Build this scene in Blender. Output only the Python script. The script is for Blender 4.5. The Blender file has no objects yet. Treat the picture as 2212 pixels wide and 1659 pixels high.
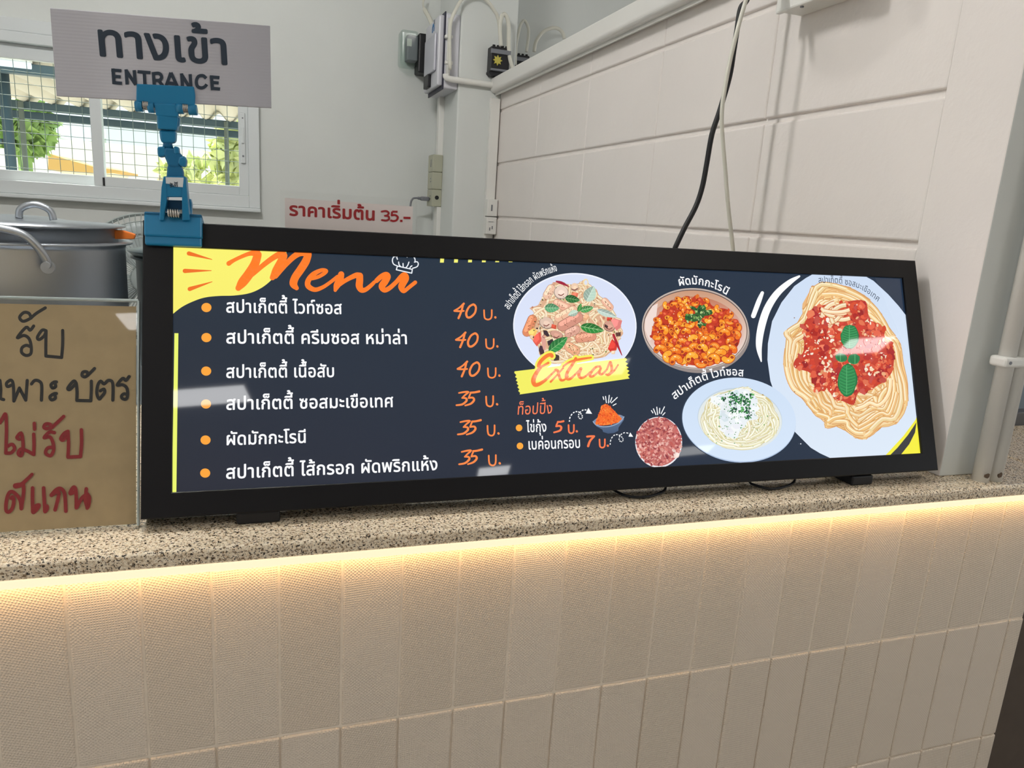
# Noodle-stall counter with a tilted digital menu board.  Units: metres.
# x runs along the counter, y into the kitchen, z up.
import bpy, bmesh, math, random
from mathutils import Vector, Matrix
from mathutils.geometry import tessellate_polygon

S = bpy.context.scene
COL = S.collection
PW, PH = 2212, 1659

# ------------------------------------------------------------------ camera
FPX = 1563.42
CAM = Vector((0.1703, -0.6677, 1.4013))
R0 = Vector((0.9467, -0.3158, 0.0641)); R1 = Vector((-0.0113, -0.2316, -0.9727)); R2 = Vector((0.3220, 0.9201, -0.2228))
R2.normalize(); R0 = (R0 - R2 * R0.dot(R2)).normalized(); R1 = R2.cross(R0)
cd = bpy.data.cameras.new('camera'); cam = bpy.data.objects.new('camera', cd); COL.objects.link(cam)
cd.sensor_width = 36.0; cd.lens = FPX / PW * 36.0; cd.clip_start = 0.02; cd.clip_end = 200
mw = Matrix((R0, -R1, -R2)).transposed().to_4x4(); mw.translation = CAM
cam.matrix_world = mw
S.camera = cam

# ------------------------------------------------------------------ light and exposure
S.view_settings.view_transform = 'Standard'; S.view_settings.look = 'None'
S.view_settings.exposure = 0.0; S.view_settings.gamma = 1.0
S.view_settings.use_curve_mapping = False
S.cycles.use_denoising = True
S.cycles.max_bounces = 10; S.cycles.diffuse_bounces = 6
wd = bpy.data.worlds.new('sky'); S.world = wd; wd.use_nodes = True
_bg = wd.node_tree.nodes['Background']
_bg.inputs[0].default_value = (0.90, 0.96, 1.0, 1); _bg.inputs[1].default_value = 1.35
sd = bpy.data.lights.new('sun', 'SUN'); sd.energy = 12.0; sd.angle = 0.02; sd.color = (1.0, 0.96, 0.88)
so = bpy.data.objects.new('sun', sd); COL.objects.link(so)
so.rotation_euler = Vector((0.45, -0.35, -1.0)).to_track_quat('-Z', 'Y').to_euler()
ROOM_TUBE = 345.0      # kitchen ceiling tube
PANEL = 11.0           # canteen ceiling panels
LED_DOWN = 18.0        # strip under the granite, light thrown down
TUBE_COL = (1.0, 0.985, 0.96)

# ------------------------------------------------------------------ helpers
def lin(c):
    return tuple(((v / 255.0) / 12.92 if v / 255.0 <= 0.04045 else ((v / 255.0 + 0.055) / 1.055) ** 2.4) for v in c)

def rayd(px, py):
    return R0 * ((px - PW / 2) / FPX) + R1 * ((py - PH / 2) / FPX) + R2

def at(px, py, ax, val):
    """photo point -> place on the plane x/y/z = val"""
    d = rayd(px, py); return CAM + d * ((val - CAM[ax]) / d[ax])

def Y(px, py, y): return at(px, py, 1, y)

def nodes(name):
    m = bpy.data.materials.new(name); m.use_nodes = True
    return m, m.node_tree.nodes, m.node_tree.links

def mat(name, rgb, rough=0.5, metal=0.0, noise=0.0, nscale=20.0, bump=0.0, bscale=60.0, spec=0.5, emit=None, estr=1.0, trans=0.0, ior=1.45, alpha=1.0, coat=0.0):
    m, N, L = nodes(name); b = N['Principled BSDF']
    c = lin(rgb)
    b.inputs['Base Color'].default_value = (*c, 1); b.inputs['Roughness'].default_value = rough
    b.inputs['Metallic'].default_value = metal; b.inputs['Specular IOR Level'].default_value = spec
    b.inputs['Transmission Weight'].default_value = trans; b.inputs['IOR'].default_value = ior
    b.inputs['Alpha'].default_value = alpha; b.inputs['Coat Weight'].default_value = coat
    if emit:
        b.inputs['Emission Color'].default_value = (*emit, 1); b.inputs['Emission Strength'].default_value = estr
    tc = N.new('ShaderNodeTexCoord')
    if noise:
        t = N.new('ShaderNodeTexNoise'); t.inputs['Scale'].default_value = nscale; t.inputs['Detail'].default_value = 5
        L.new(tc.outputs['Object'], t.inputs['Vector'])
        r = N.new('ShaderNodeValToRGB'); r.color_ramp.elements[0].position = 0.3; r.color_ramp.elements[1].position = 0.7
        r.color_ramp.elements[0].color = (*[v * (1 - noise) for v in c], 1); r.color_ramp.elements[1].color = (*[min(1, v * (1 + noise)) for v in c], 1)
        L.new(t.outputs['Fac'], r.inputs[0]); L.new(r.outputs[0], b.inputs['Base Color'])
    if bump:
        t = N.new('ShaderNodeTexNoise'); t.inputs['Scale'].default_value = bscale; t.inputs['Detail'].default_value = 6
        L.new(tc.outputs['Object'], t.inputs['Vector'])
        bp = N.new('ShaderNodeBump'); bp.inputs['Strength'].default_value = bump; bp.inputs['Distance'].default_value = 0.004
        L.new(t.outputs['Fac'], bp.inputs['Height']); L.new(bp.outputs[0], b.inputs['Normal'])
    return m

def clear(name, tint=(1, 1, 1), rough=0.02, k=1.0):
    """thin clear sheet: straight-through plus Fresnel gloss"""
    m, N, L = nodes(name); N.remove(N['Principled BSDF']); o = N['Material Output']
    t = N.new('ShaderNodeBsdfTransparent'); t.inputs[0].default_value = (*tint, 1)
    g = N.new('ShaderNodeBsdfGlossy'); g.inputs['Roughness'].default_value = rough
    f = N.new('ShaderNodeFresnel'); f.inputs[0].default_value = 1.49
    mm = N.new('ShaderNodeMath'); mm.operation = 'MULTIPLY'; mm.inputs[1].default_value = k
    gm = N.new('ShaderNodeNewGeometry'); iv = N.new('ShaderNodeMath'); iv.operation = 'SUBTRACT'; iv.inputs[0].default_value = 1.0; L.new(gm.outputs['Backfacing'], iv.inputs[1])
    m2 = N.new('ShaderNodeMath'); m2.operation = 'MULTIPLY'; L.new(mm.outputs[0], m2.inputs[0]); L.new(iv.outputs[0], m2.inputs[1])
    x = N.new('ShaderNodeMixShader'); L.new(f.outputs[0], mm.inputs[0]); L.new(m2.outputs[0], x.inputs[0])
    L.new(t.outputs[0], x.inputs[1]); L.new(g.outputs[0], x.inputs[2]); L.new(x.outputs[0], o.inputs[0])
    return m

def emis(name, rgb, st):
    return mat(name, (20, 20, 20), emit=rgb, estr=st)

def quadbox(bm, x0, x1, y0, y1, z0, z1, bev=0.0, seg=2, mi=0, M=None):
    before = set(bm.faces)
    vs = [bm.verts.new((x, y, z)) for x in (x0, x1) for y in (y0, y1) for z in (z0, z1)]
    fs = [(0, 1, 3, 2), (4, 6, 7, 5), (0, 4, 5, 1), (2, 3, 7, 6), (0, 2, 6, 4), (1, 5, 7, 3)]
    F = [bm.faces.new([vs[i] for i in f]) for f in fs]
    if bev:
        es = list({e for f in F for e in f.edges})
        bmesh.ops.bevel(bm, geom=es, offset=bev, segments=seg, profile=0.5, affect='EDGES')
    new = [f for f in bm.faces if f not in before]
    for f in new: f.material_index = mi
    if M is not None:
        bmesh.ops.transform(bm, matrix=M, verts=list({v for f in new for v in f.verts}))
    return new

def prism(bm, pts, d, axis='y', o=0.0, bev=0.0, mi=0):
    """extrude a 2-D outline (x,z) along y from o by d"""
    before = set(bm.faces)
    a = [bm.verts.new((p[0], o, p[1])) for p in pts]; b = [bm.verts.new((p[0], o + d, p[1])) for p in pts]
    n = len(pts); F = [bm.faces.new(a), bm.faces.new(b[::-1])]
    for i in range(n): F.append(bm.faces.new((a[i], b[i], b[(i + 1) % n], a[(i + 1) % n])))
    if bev: bmesh.ops.bevel(bm, geom=list({e for f in F for e in f.edges}), offset=bev, segments=2, profile=0.5, affect='EDGES')
    new = [f for f in bm.faces if f not in before]
    for f in new: f.material_index = mi
    bmesh.ops.recalc_face_normals(bm, faces=new)
    return new

def tube(bm, pts, r, seg=10, caps=True, mi=0, smooth=True):
    pts = [Vector(p) for p in pts]; rings = []
    up = Vector((0, 0, 1))
    for i, p in enumerate(pts):
        t = (pts[min(i + 1, len(pts) - 1)] - pts[max(i - 1, 0)]).normalized()
        a = t.cross(up if abs(t.z) < 0.95 else Vector((1, 0, 0))).normalized() if i == 0 else (prev - t * prev.dot(t)).normalized()
        prev = a; b = t.cross(a); rr = r[i] if isinstance(r, (list, tuple)) else r
        rings.append([bm.verts.new(p + a * (rr * math.cos(2 * math.pi * k / seg)) + b * (rr * math.sin(2 * math.pi * k / seg))) for k in range(seg)])
    for i in range(len(rings) - 1):
        for k in range(seg):
            f = bm.faces.new((rings[i][k], rings[i][(k + 1) % seg], rings[i + 1][(k + 1) % seg], rings[i + 1][k])); f.material_index = mi; f.smooth = smooth
    if caps:
        for q in (rings[0][::-1], rings[-1]):
            f = bm.faces.new(q); f.material_index = mi

def lathe(bm, prof, c, seg=48, axis=None, mi=0):
    c = Vector(c); rings = []
    for r, z in prof:
        rings.append([bm.verts.new(c + Vector((r * math.cos(2 * math.pi * k / seg), r * math.sin(2 * math.pi * k / seg), z))) for k in range(seg)])
    for i in range(len(rings) - 1):
        for k in range(seg):
            f = bm.faces.new((rings[i][k], rings[i][(k + 1) % seg], rings[i + 1][(k + 1) % seg], rings[i + 1][k])); f.smooth = True; f.material_index = mi

def crom(pts, n=6):
    """Catmull-Rom through points of any dimension"""
    P = [tuple(p) for p in pts]; out = []
    if len(P) < 3:
        for i in range(n + 1): out.append(tuple(a + (b - a) * i / n for a, b in zip(P[0], P[-1])))
        return out
    Q = [P[0]] + P + [P[-1]]
    for i in range(1, len(Q) - 2):
        for k in range(n):
            t = k / n
            out.append(tuple(0.5 * (2 * b + (c - a) * t + (2 * a - 5 * b + 4 * c - d) * t * t + (3 * b - a - 3 * c + d) * t ** 3) for a, b, c, d in zip(Q[i - 1], Q[i], Q[i + 1], Q[i + 2])))
    out.append(P[-1]); return out

def link(name, bm, mats, parent=None, smooth=None):
    if isinstance(bm, bmesh.types.BMesh):
        me = bpy.data.meshes.new(name); bm.to_mesh(me); bm.free()
    else: me = bm
    o = bpy.data.objects.new(name, me); COL.objects.link(o)
    for m in (mats if isinstance(mats, (list, tuple)) else [mats]): me.materials.append(m)
    if parent is not None:
        o.parent = parent; o.matrix_parent_inverse = parent.matrix_basis.inverted()
    return o

def tag(o, label, cat, group=None, kind=None):
    o['label'] = label; o['category'] = cat
    if group: o['group'] = group
    if kind: o['kind'] = kind
    return o

def thing(name, label, cat, loc=(0, 0, 0), M=None, group=None):
    o = bpy.data.objects.new(name, None); COL.objects.link(o); o.empty_display_size = 0.05
    o.matrix_basis = M if M is not None else Matrix.Translation(Vector(loc))
    return tag(o, label, cat, group)

def struct(name, bm, m, label=None, cat=None, parent=None):
    o = link(name, bm, m, parent)
    if parent is None:
        o['kind'] = 'structure'
        if label: o['label'] = label; o['category'] = cat
    return o

BM = bmesh.new
#==MATERIALS==
M_wall = mat('painted_plaster', (213, 216, 213), 0.62, noise=0.025, nscale=3, bump=0.10, bscale=45)
M_block = mat('painted_block', (230, 223, 218), 0.6, noise=0.02, nscale=4, bump=0.34, bscale=42)
M_white = mat('white_gloss_paint', (225, 223, 218), 0.4)
M_pvc = mat('white_pvc', (227, 226, 221), 0.35)
M_ceil = mat('ceiling_board', (215, 215, 212), 0.8)
M_floor = mat('floor_tile', (160, 154, 148), 0.5, noise=0.1)
M_alu = mat('white_aluminium', (214, 219, 220), 0.35)
M_dark = mat('dark_plastic', (28, 28, 31), 0.45)
M_black = mat('black_rubber', (22, 22, 26), 0.5)
M_grey = mat('grey_plastic', (120, 122, 128), 0.45)
M_steel = mat('stainless_steel', (182, 188, 195), 0.38, metal=1.0)
M_chrome = mat('spring_steel', (190, 186, 180), 0.2, metal=1.0)
M_blue = mat('blue_plastic', (30, 126, 172), 0.30)
M_blue2 = mat('blue_plastic_joint', (26, 110, 154), 0.4)
M_frame = mat('black_frame', (18, 17, 20), 0.42, spec=0.3)
M_kraft = mat('kraft_paper', (186, 162, 124), 0.8, noise=0.05, nscale=60)
M_acryl = clear('clear_acrylic', (0.985, 0.99, 0.987))
M_glass = clear('window_glass', (0.94, 0.98, 0.97), 0.0)
M_lam = clear('laminate_film', (0.99, 0.99, 0.99), 0.15)
#==END==
# ------------------------------------------------------------------ special surface materials
def granite():
    m, N, L = nodes('granite'); b = N['Principled BSDF']; tc = N.new('ShaderNodeTexCoord')
    b.inputs['Roughness'].default_value = 0.22
    def ramp(src, p0, c0, p1, c1):
        r = N.new('ShaderNodeValToRGB'); e = r.color_ramp.elements; e[0].position = p0; e[0].color = (*c0, 1); e[1].position = p1; e[1].color = (*c1, 1); L.new(src, r.inputs[0]); return r
    def noise(sc, det, ro):
        n = N.new('ShaderNodeTexNoise'); n.inputs['Scale'].default_value = sc; n.inputs['Detail'].default_value = det; n.inputs['Roughness'].default_value = ro; L.new(tc.outputs['Object'], n.inputs['Vector']); return n
    def over(f, a, c):
        q = N.new('ShaderNodeMix'); q.data_type = 'RGBA'; L.new(f, q.inputs[0]); L.new(a, q.inputs[6])
        if isinstance(c, tuple): q.inputs[7].default_value = (*c, 1)
        else: L.new(c, q.inputs[7])
        return q.outputs[2]
    vor = N.new('ShaderNodeTexVoronoi'); vor.inputs['Scale'].default_value = 560; L.new(tc.outputs['Object'], vor.inputs['Vector'])
    sep = N.new('ShaderNodeSeparateColor'); L.new(vor.outputs['Color'], sep.inputs[0])
    base = ramp(sep.outputs[0], 0.0, lin((222, 199, 166)), 1.0, lin((252, 239, 216))).outputs[0]
    br = ramp(noise(390, 4, 0.6).outputs['Fac'], 0.54, (0, 0, 0), 0.61, (1, 1, 1)).outputs[0]
    base = over(br, base, lin((138, 112, 84)))
    dk = ramp(noise(450, 4, 0.6).outputs['Fac'], 0.565, (0, 0, 0), 0.60, (1, 1, 1)).outputs[0]
    base = over(dk, base, lin((46, 38, 32)))
    L.new(base, b.inputs['Base Color'])
    return m

def tile_mat():
    """glazed tile with an embossed canvas weave whose direction differs from tile to tile"""
    m, N, L = nodes('embossed_tile'); b = N['Principled BSDF']; tc = N.new('ShaderNodeTexCoord'); g = N.new('ShaderNodeNewGeometry')
    b.inputs['Base Color'].default_value = (*lin((206, 199, 190)), 1); b.inputs['Roughness'].default_value = 0.33
    def wave(rot, sc, dist):
        mp = N.new('ShaderNodeMapping'); mp.inputs['Rotation'].default_value = (0, rot, 0); L.new(tc.outputs['Object'], mp.inputs['Vector'])
        w = N.new('ShaderNodeTexWave'); w.bands_direction = 'Z'; w.inputs['Scale'].default_value = sc; w.inputs['Distortion'].default_value = dist
        w.inputs['Detail'].default_value = 1.5; w.inputs['Detail Scale'].default_value = 4; L.new(mp.outputs[0], w.inputs['Vector']); return w
    def mul(a, c):
        q = N.new('ShaderNodeMath'); q.operation = 'MULTIPLY'; L.new(a, q.inputs[0]); L.new(c, q.inputs[1]); return q
    A = mul(wave(math.radians(-20), 122, 0.35).outputs['Fac'], wave(math.radians(58), 128, 0.5).outputs['Fac'])
    B = mul(wave(math.radians(-44), 122, 0.35).outputs['Fac'], wave(math.radians(40), 122, 0.5).outputs['Fac'])
    C = mul(wave(math.radians(3), 128, 0.4).outputs['Fac'], wave(math.radians(92), 128, 0.5).outputs['Fac'])
    def mix(f, a, c):
        q = N.new('ShaderNodeMix'); q.data_type = 'FLOAT'; L.new(f, q.inputs[0]); L.new(a, q.inputs[2]); L.new(c, q.inputs[3]); return q
    def step(v):
        q = N.new('ShaderNodeMath'); q.operation = 'GREATER_THAN'; q.inputs[1].default_value = v; L.new(g.outputs['Random Per Island'], q.inputs[0]); return q
    n = N.new('ShaderNodeTexNoise'); n.inputs['Scale'].default_value = 24; L.new(tc.outputs['Object'], n.inputs['Vector'])
    rp = N.new('ShaderNodeValToRGB'); rp.color_ramp.elements[0].position = 0.46; rp.color_ramp.elements[1].position = 0.58; L.new(n.outputs['Fac'], rp.inputs[0])
    BC = mix(rp.outputs[0], B.outputs[0], C.outputs[0])
    X = mix(step(0.5).outputs[0], A.outputs[0], BC.outputs[0])
    bp = N.new('ShaderNodeBump'); bp.inputs['Strength'].default_value = 0.75; bp.inputs['Distance'].default_value = 0.0006
    L.new(X.outputs[0], bp.inputs['Height']); L.new(bp.outputs[0], b.inputs['Normal'])
    hue = N.new('ShaderNodeMix'); hue.data_type = 'RGBA'; hue.inputs[6].default_value = (*lin((210, 197, 180)), 1); hue.inputs[7].default_value = (*lin((214, 202, 187)), 1)
    L.new(g.outputs['Random Per Island'], hue.inputs[0]); L.new(hue.outputs[2], b.inputs['Base Color'])
    return m

def print_mat(name, emission=1.0, gloss=0.03, k=1.0):
    """display surface: colour attribute is what the panel gives off, under a glossy sheet"""
    m, N, L = nodes(name); b = N['Principled BSDF']; a = N.new('ShaderNodeVertexColor'); a.layer_name = 'Col'
    b.inputs['Base Color'].default_value = (0.012, 0.012, 0.014, 1); b.inputs['Roughness'].default_value = gloss; b.inputs['IOR'].default_value = 1.5
    L.new(a.outputs[0], b.inputs['Emission Color']); b.inputs['Emission Strength'].default_value = emission
    return m

def ink_mat(name, rgb, rough=0.6): return mat(name, rgb, rough)

M_granite = granite(); M_tile = tile_mat()
M_grout = mat('grout', (228, 215, 198), 0.85, noise=0.06, nscale=90)

# ------------------------------------------------------------------ setting: counter front, slab, walls
ZT = 1.0945                                   # counter top
TW, TH, Z1 = 0.06, 0.1986, 0.8745
random.seed(4); bm = BM()
rows = [Z1 + TH] + [Z1 - k * TH for k in range(5)]
for i in range(-22, 21):
    for a, c in zip(rows[:-1], rows[1:]):
        x0, x1 = i * TW + 0.0007, min((i + 1) * TW, 1.23) - 0.0007
        lip = random.uniform(-0.0002, 0.0002) - (0.0013 if a < Z1 + 0.01 else 0.0) - (0.0008 if a < Z1 - TH + 0.01 else 0.0)
        quadbox(bm, x0, x1, lip, 0.009, max(c, 0.0) + 0.0008, min(a, 1.0755) - 0.0008, 0.0023, 3)
quadbox(bm, -1.32, 1.229, 0.0011, 0.02, 0.0, 1.0755, mi=1)
quadbox(bm, -1.32, 1.23, 0.02, 0.10, 0.0, 1.0755, mi=2)
struct('wall_counter', bm, [M_tile, M_grout, M_white])

bm = BM(); quadbox(bm, -1.34, 1.245, -0.016, 0.50, 1.0765, ZT, 0.0045, 4)
for v in bm.verts:
    if v.co.y < 0.0: v.co.y += 0.0028 * max(0.0, (1.0905 - v.co.z) / 0.014)
tag(link('granite_countertop', bm, M_granite), 'speckled beige granite slab topping the tiled counter', 'countertop')

M_ledf = emis('led_diffuser_face', (1.15, 0.93, 0.62), 1.0)
M_ledd = emis('led_diffuser_underside', (1.0, 0.60, 0.26), LED_DOWN)
for k, (xa, xb, lb) in enumerate(((-1.32, 1.0835, 'long glowing warm LED strip under the granite edge'), (1.0865, 1.242, 'short glowing LED strip end under the granite by the white pipes'))):
    t = thing('led_strip', lb, 'led strip', (xa, -0.009, 1.07), group='LED strips under the granite edge')
    bm = BM(); quadbox(bm, xa, xb, -0.0130, -0.0050, 1.0700, 1.0763, 0.0)
    for f in bm.faces: f.material_index = 1 if f.normal.z < -0.5 else 0
    bm.normal_update()
    for f in bm.faces: f.material_index = 1 if f.normal.z < -0.5 else 0
    link('diffuser', bm, [M_ledf, M_ledd], t)
    bm = BM(); quadbox(bm, xa, xb, -0.0049, -0.0011, 1.0720, 1.0762); link('channel', bm, M_alu, t)

XW = 1.042                                    # face of the block partition
bm = BM()
zs = [1.0945, 1.1995, 1.4008, 1.6036, 1.8030, 1.875]; ys = [0.135, 0.52, 0.925, 1.33, 1.735, 2.1785]
g = 0.0048
for a, c in zip(zs[:-1], zs[1:]):
    for p, q in zip(ys[:-1], ys[1:]):
        quadbox(bm, XW, XW + 0.040, p + 0.0004, q - 0.0004, a + g, c - g, 0.0040, 3)
quadbox(bm, XW + 0.006, XW + 0.048, 0.135, 2.1785, 1.0946, 1.875)
for f in quadbox(bm, XW - 0.0004, XW + 0.080, 0.030, 0.1362, 1.0946, 1.93, 0.002, 2):
    f.normal_update()
    if abs(f.normal.y) > 0.9: f.material_index = 1
quadbox(bm, XW + 0.006, XW + 0.048, 0.5005, 2.1785, 0.0, 1.0947)
struct('wall_right', bm, [M_block, M_wall])

bm = BM()
prof = [(1.0000, 1.916), (1.0000, 1.874), (1.0035, 1.868), (1.010, 1.8645), (1.0900, 1.8645), (1.0900, 1.916)]
prism(bm, prof, 2.0225, o=0.1555, bev=0.003)
prism(bm, [(1.020, 1.8565), (1.0245, 1.8565), (1.0245, 1.8650), (1.020, 1.8650)], 2.0225, o=0.1555)
struct('trim_1', bm, M_white)

bm = BM(); quadbox(bm, 0.873, 1.095, 2.1790, 2.549, 0.0, 2.95, 0.006, 3)
struct('pillar', bm, M_wall)

WX0, WX1, WZ0, WZ1 = -0.86, 0.135, 1.418, 1.90
bm = BM()
quadbox(bm, -2.2, WX0, 2.55, 2.65, 0, 2.95); quadbox(bm, WX1, 3.6, 2.55, 2.65, 0, 2.95)
quadbox(bm, WX0, WX1, 2.55, 2.65, 0, WZ0); quadbox(bm, WX0, WX1, 2.55, 2.65, WZ1, 2.95)
struct('wall_back', bm, M_wall)
bm = BM(); quadbox(bm, -2.3, -2.2, -0.2, 2.65, 0, 2.95); struct('wall_left', bm, M_wall)
bm = BM(); quadbox(bm, -2.3, 3.6, 0.0, 2.65, 2.95, 3.0); struct('ceiling', bm, M_ceil)
bm = BM(); quadbox(bm, -7, 8, -8, 2.65, -0.06, 0.0); struct('floor', bm, M_floor)
bm = BM(); quadbox(bm, -7, 8, -6.9, -0.05, 3.02, 3.08); struct('ceiling_canteen', bm, M_ceil)
bm = BM(); quadbox(bm, -7, 8, -7.1, -6.9, 0, 3.02); struct('wall_sky_blocker', bm, mat('light_blocking_wall', (186, 180, 172), 0.8))  # unseen wall, added to cut sky light and its reflections

# window in the back wall
w = thing('window_1', 'white aluminium sliding window in the back wall', 'window', (-0.36, 2.55, 1.42)); w['kind'] = 'structure'
bm = BM()
yo = 2.515
quadbox(bm, WX1 - 0.020, WX1 + 0.022, yo, 2.60, WZ0 - 0.045, WZ1 + 0.03, 0.003)
quadbox(bm, WX0 - 0.02, WX0 + 0.02, yo, 2.60, WZ0 - 0.045, WZ1 + 0.03, 0.003)
quadbox(bm, WX0 + 0.0195, WX1 - 0.0195, yo + 0.001, 2.60, WZ0 - 0.045, WZ0 + 0.002, 0.003)
quadbox(bm, WX0 + 0.0195, WX1 - 0.0195, yo + 0.001, 2.60, WZ1 - 0.006, WZ1 + 0.03, 0.003)
quadbox(bm, WX0 - 0.05, WX1 + 0.024, yo - 0.012, 2.55, WZ0 - 0.060, WZ0 - 0.045, 0.004)
link('frame', bm, M_alu, w)
bm = BM(); quadbox(bm, WX0 - 0.04, WX1 + 0.05, yo + 0.004, 2.55, WZ1 + 0.03, WZ1 + 0.075, 0.003); link('head_rail', bm, M_alu, w)
for nm, xa, xb, ya in (('sash', WX0 + 0.02, -0.400, 2.548), ('sash', -0.435, WX1 - 0.02, 2.520)):
    bm = BM(); za, zb = WZ0 + 0.002, WZ1 - 0.006
    quadbox(bm, xa, xa + 0.036, ya, ya + 0.024, za, zb, 0.002); quadbox(bm, xb - 0.036, xb, ya, ya + 0.024, za, zb, 0.002)
    quadbox(bm, xa + 0.036, xb - 0.036, ya, ya + 0.024, za, za + 0.036, 0.002); quadbox(bm, xa + 0.036, xb - 0.036, ya, ya + 0.024, zb - 0.05, zb, 0.002)
    s = link(nm, bm, M_alu, w)
    bm = BM(); quadbox(bm, xa + 0.034, xb - 0.034, ya + 0.010, ya + 0.014, za + 0.034, zb - 0.048); link('pane', bm, M_glass, s)
    if xb > 0:
        bm = BM(); quadbox(bm, xb - 0.028, xb - 0.010, ya - 0.010, ya, 1.545, 1.735, 0.003)
        quadbox(bm, xb - 0.024, xb - 0.014, ya - 0.016, ya - 0.009, 1.62, 1.68, 0.002)
        k = link('lock', bm, M_alu, s)
        bm = BM(); tube(bm, [(xb - 0.019, ya - 0.0105, 1.572), (xb - 0.019, ya - 0.007, 1.572)], 0.004); tube(bm, [(xb - 0.019, ya - 0.0105, 1.715), (xb - 0.019, ya - 0.007, 1.715)], 0.003)
        link('lock_screw', bm, M_grey, s)
bm = BM(); quadbox(bm, -0.405, -0.398, 2.517, 2.521, WZ0 + 0.004, WZ0 + 0.034); link('sash_stop', bm, M_dark, w)

# ------------------------------------------------------------------ lamps
M_tubeE = emis('fluorescent_tube', TUBE_COL, ROOM_TUBE)
M_panE = emis('panel_diffuser', (1.0, 1.0, 1.0), PANEL); M_panM = emis('dim_panel_diffuser', (1.0, 1.0, 0.97), 0.5 * PANEL); M_panFill = emis('fill_panel_diffuser', (1.0, 0.97, 0.93), 1.8 * PANEL)  # brightest diffuser serves the two added fill lamps
t = thing('tube_light', 'fluorescent batten light on the kitchen ceiling', 'ceiling light', (-0.25, 0.52, 2.95), group='kitchen tube lights')
bm = BM(); quadbox(bm, -0.33, 0.33, -0.03, 0.03, 2.645, 2.70, 0.004, M=Matrix.Translation((-0.25, 0.52, 0)) @ Matrix.Rotation(math.atan2(0.09, 0.6), 4, 'Z')); tube(bm, [(-0.45, 0.52, 2.70), (-0.45, 0.52, 2.95)], 0.006, 8); tube(bm, [(-0.05, 0.52, 2.70), (-0.05, 0.52, 2.95)], 0.006, 8); link('body', bm, M_white, t)
bm = BM(); tube(bm, [(-0.55, 0.475, 2.62), (0.05, 0.565, 2.62)], 0.013, 12); link('tube', bm, M_tubeE, t)
for x in (-0.566, 0.051):
    bm = BM(); yl = 0.52 + (x + 0.2575) * 0.15; quadbox(bm, x, x + 0.015, yl - 0.02, yl + 0.02, 2.60, 2.646); link('lamp_holder', bm, M_white, t)
for i, (cx, cy, ln, lb) in enumerate(((-0.395, -3.62, 0.67, 'left panel light of the near canteen row'), (2.09, -3.30, 0.64, 'middle panel light of the near canteen row'), (4.19, -2.97, 0.36, 'right panel light of the near canteen row'),
                       (1.95, -5.27, 0.28, 'left panel light of the far canteen row'), (3.86, -4.98, 0.34, 'right panel light of the far canteen row'),
                       (-1.05, -1.75, 0.62, 'added left fill panel light above the walkway before the counter'), (1.75, -1.55, 0.62, 'added right fill panel light above the walkway before the counter'))):  # last two are unseen lamps, added to brighten the counter front
    M = Matrix.Translation((cx, cy, 3.02)) @ Matrix.Rotation(math.radians(8), 4, 'Z')
    t = thing('ceiling_light', lb, 'ceiling light', M=M, group='canteen ceiling panel lights')
    bm = BM(); quadbox(bm, -ln / 2 - 0.02, ln / 2 + 0.02, -0.135, 0.135, -0.012, -0.0005, 0.003, M=M); link('housing', bm, M_white, t)
    bm = BM(); quadbox(bm, -ln / 2, ln / 2, -0.113, 0.113, -0.0165, -0.0125, M=M); link('diffuser', bm, M_panM if i in (1, 4) else (M_panE if i < 5 else M_panFill), t)
# ------------------------------------------------------------------ pipes, trunking and electrics
def pipe(name, label, x, y, z0, z1, r, cat='pipe', group=None):
    bm = BM(); tube(bm, [(x, y, z0), (x, y, z1)], r, 20)
    o = tag(link(name, bm, M_pvc), label, cat, group)
    bm = BM(); rn = random.Random(int(x * 1e4))
    prism(bm, [(x - 0.002 + rn.uniform(.7, 1.1) * 0.0042 * math.cos(a * .7), z0 + 0.010 + rn.uniform(.6, 1.1) * 0.0040 * math.sin(a * .7)) for a in range(9)], 0.002, o=y - r - 0.0003)
    link('rust_chip', bm, mat('rust_chip', (92, 74, 58), 0.8), o); return o
pipe('water_pipe', 'white pipe nearest the menu board, standing at the block wall end', 1.0905, 0.0085, ZT, 2.6, 0.0105, group='white pipes at the wall end')
pipe('water_pipe', 'rear right white pipe, touching the other pipe at the wall end', 1.1145, 0.0085, ZT, 2.6, 0.0105, group='white pipes at the wall end')
cz = Y(2150, 783, 0.0).z
bm = BM(); quadbox(bm, 1.0735, 1.1300, -0.0045, 0.0205, cz - 0.007, cz + 0.007, 0.004, 3)
c = tag(link('pipe_clamp', bm, M_pvc), 'white saddle clamp round the two pipes', 'clamp')
bm = BM(); tube(bm, [(1.081, -0.0055, cz), (1.081, -0.003, cz)], 0.0022, 8); link('screw', bm, M_grey, c)

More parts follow.
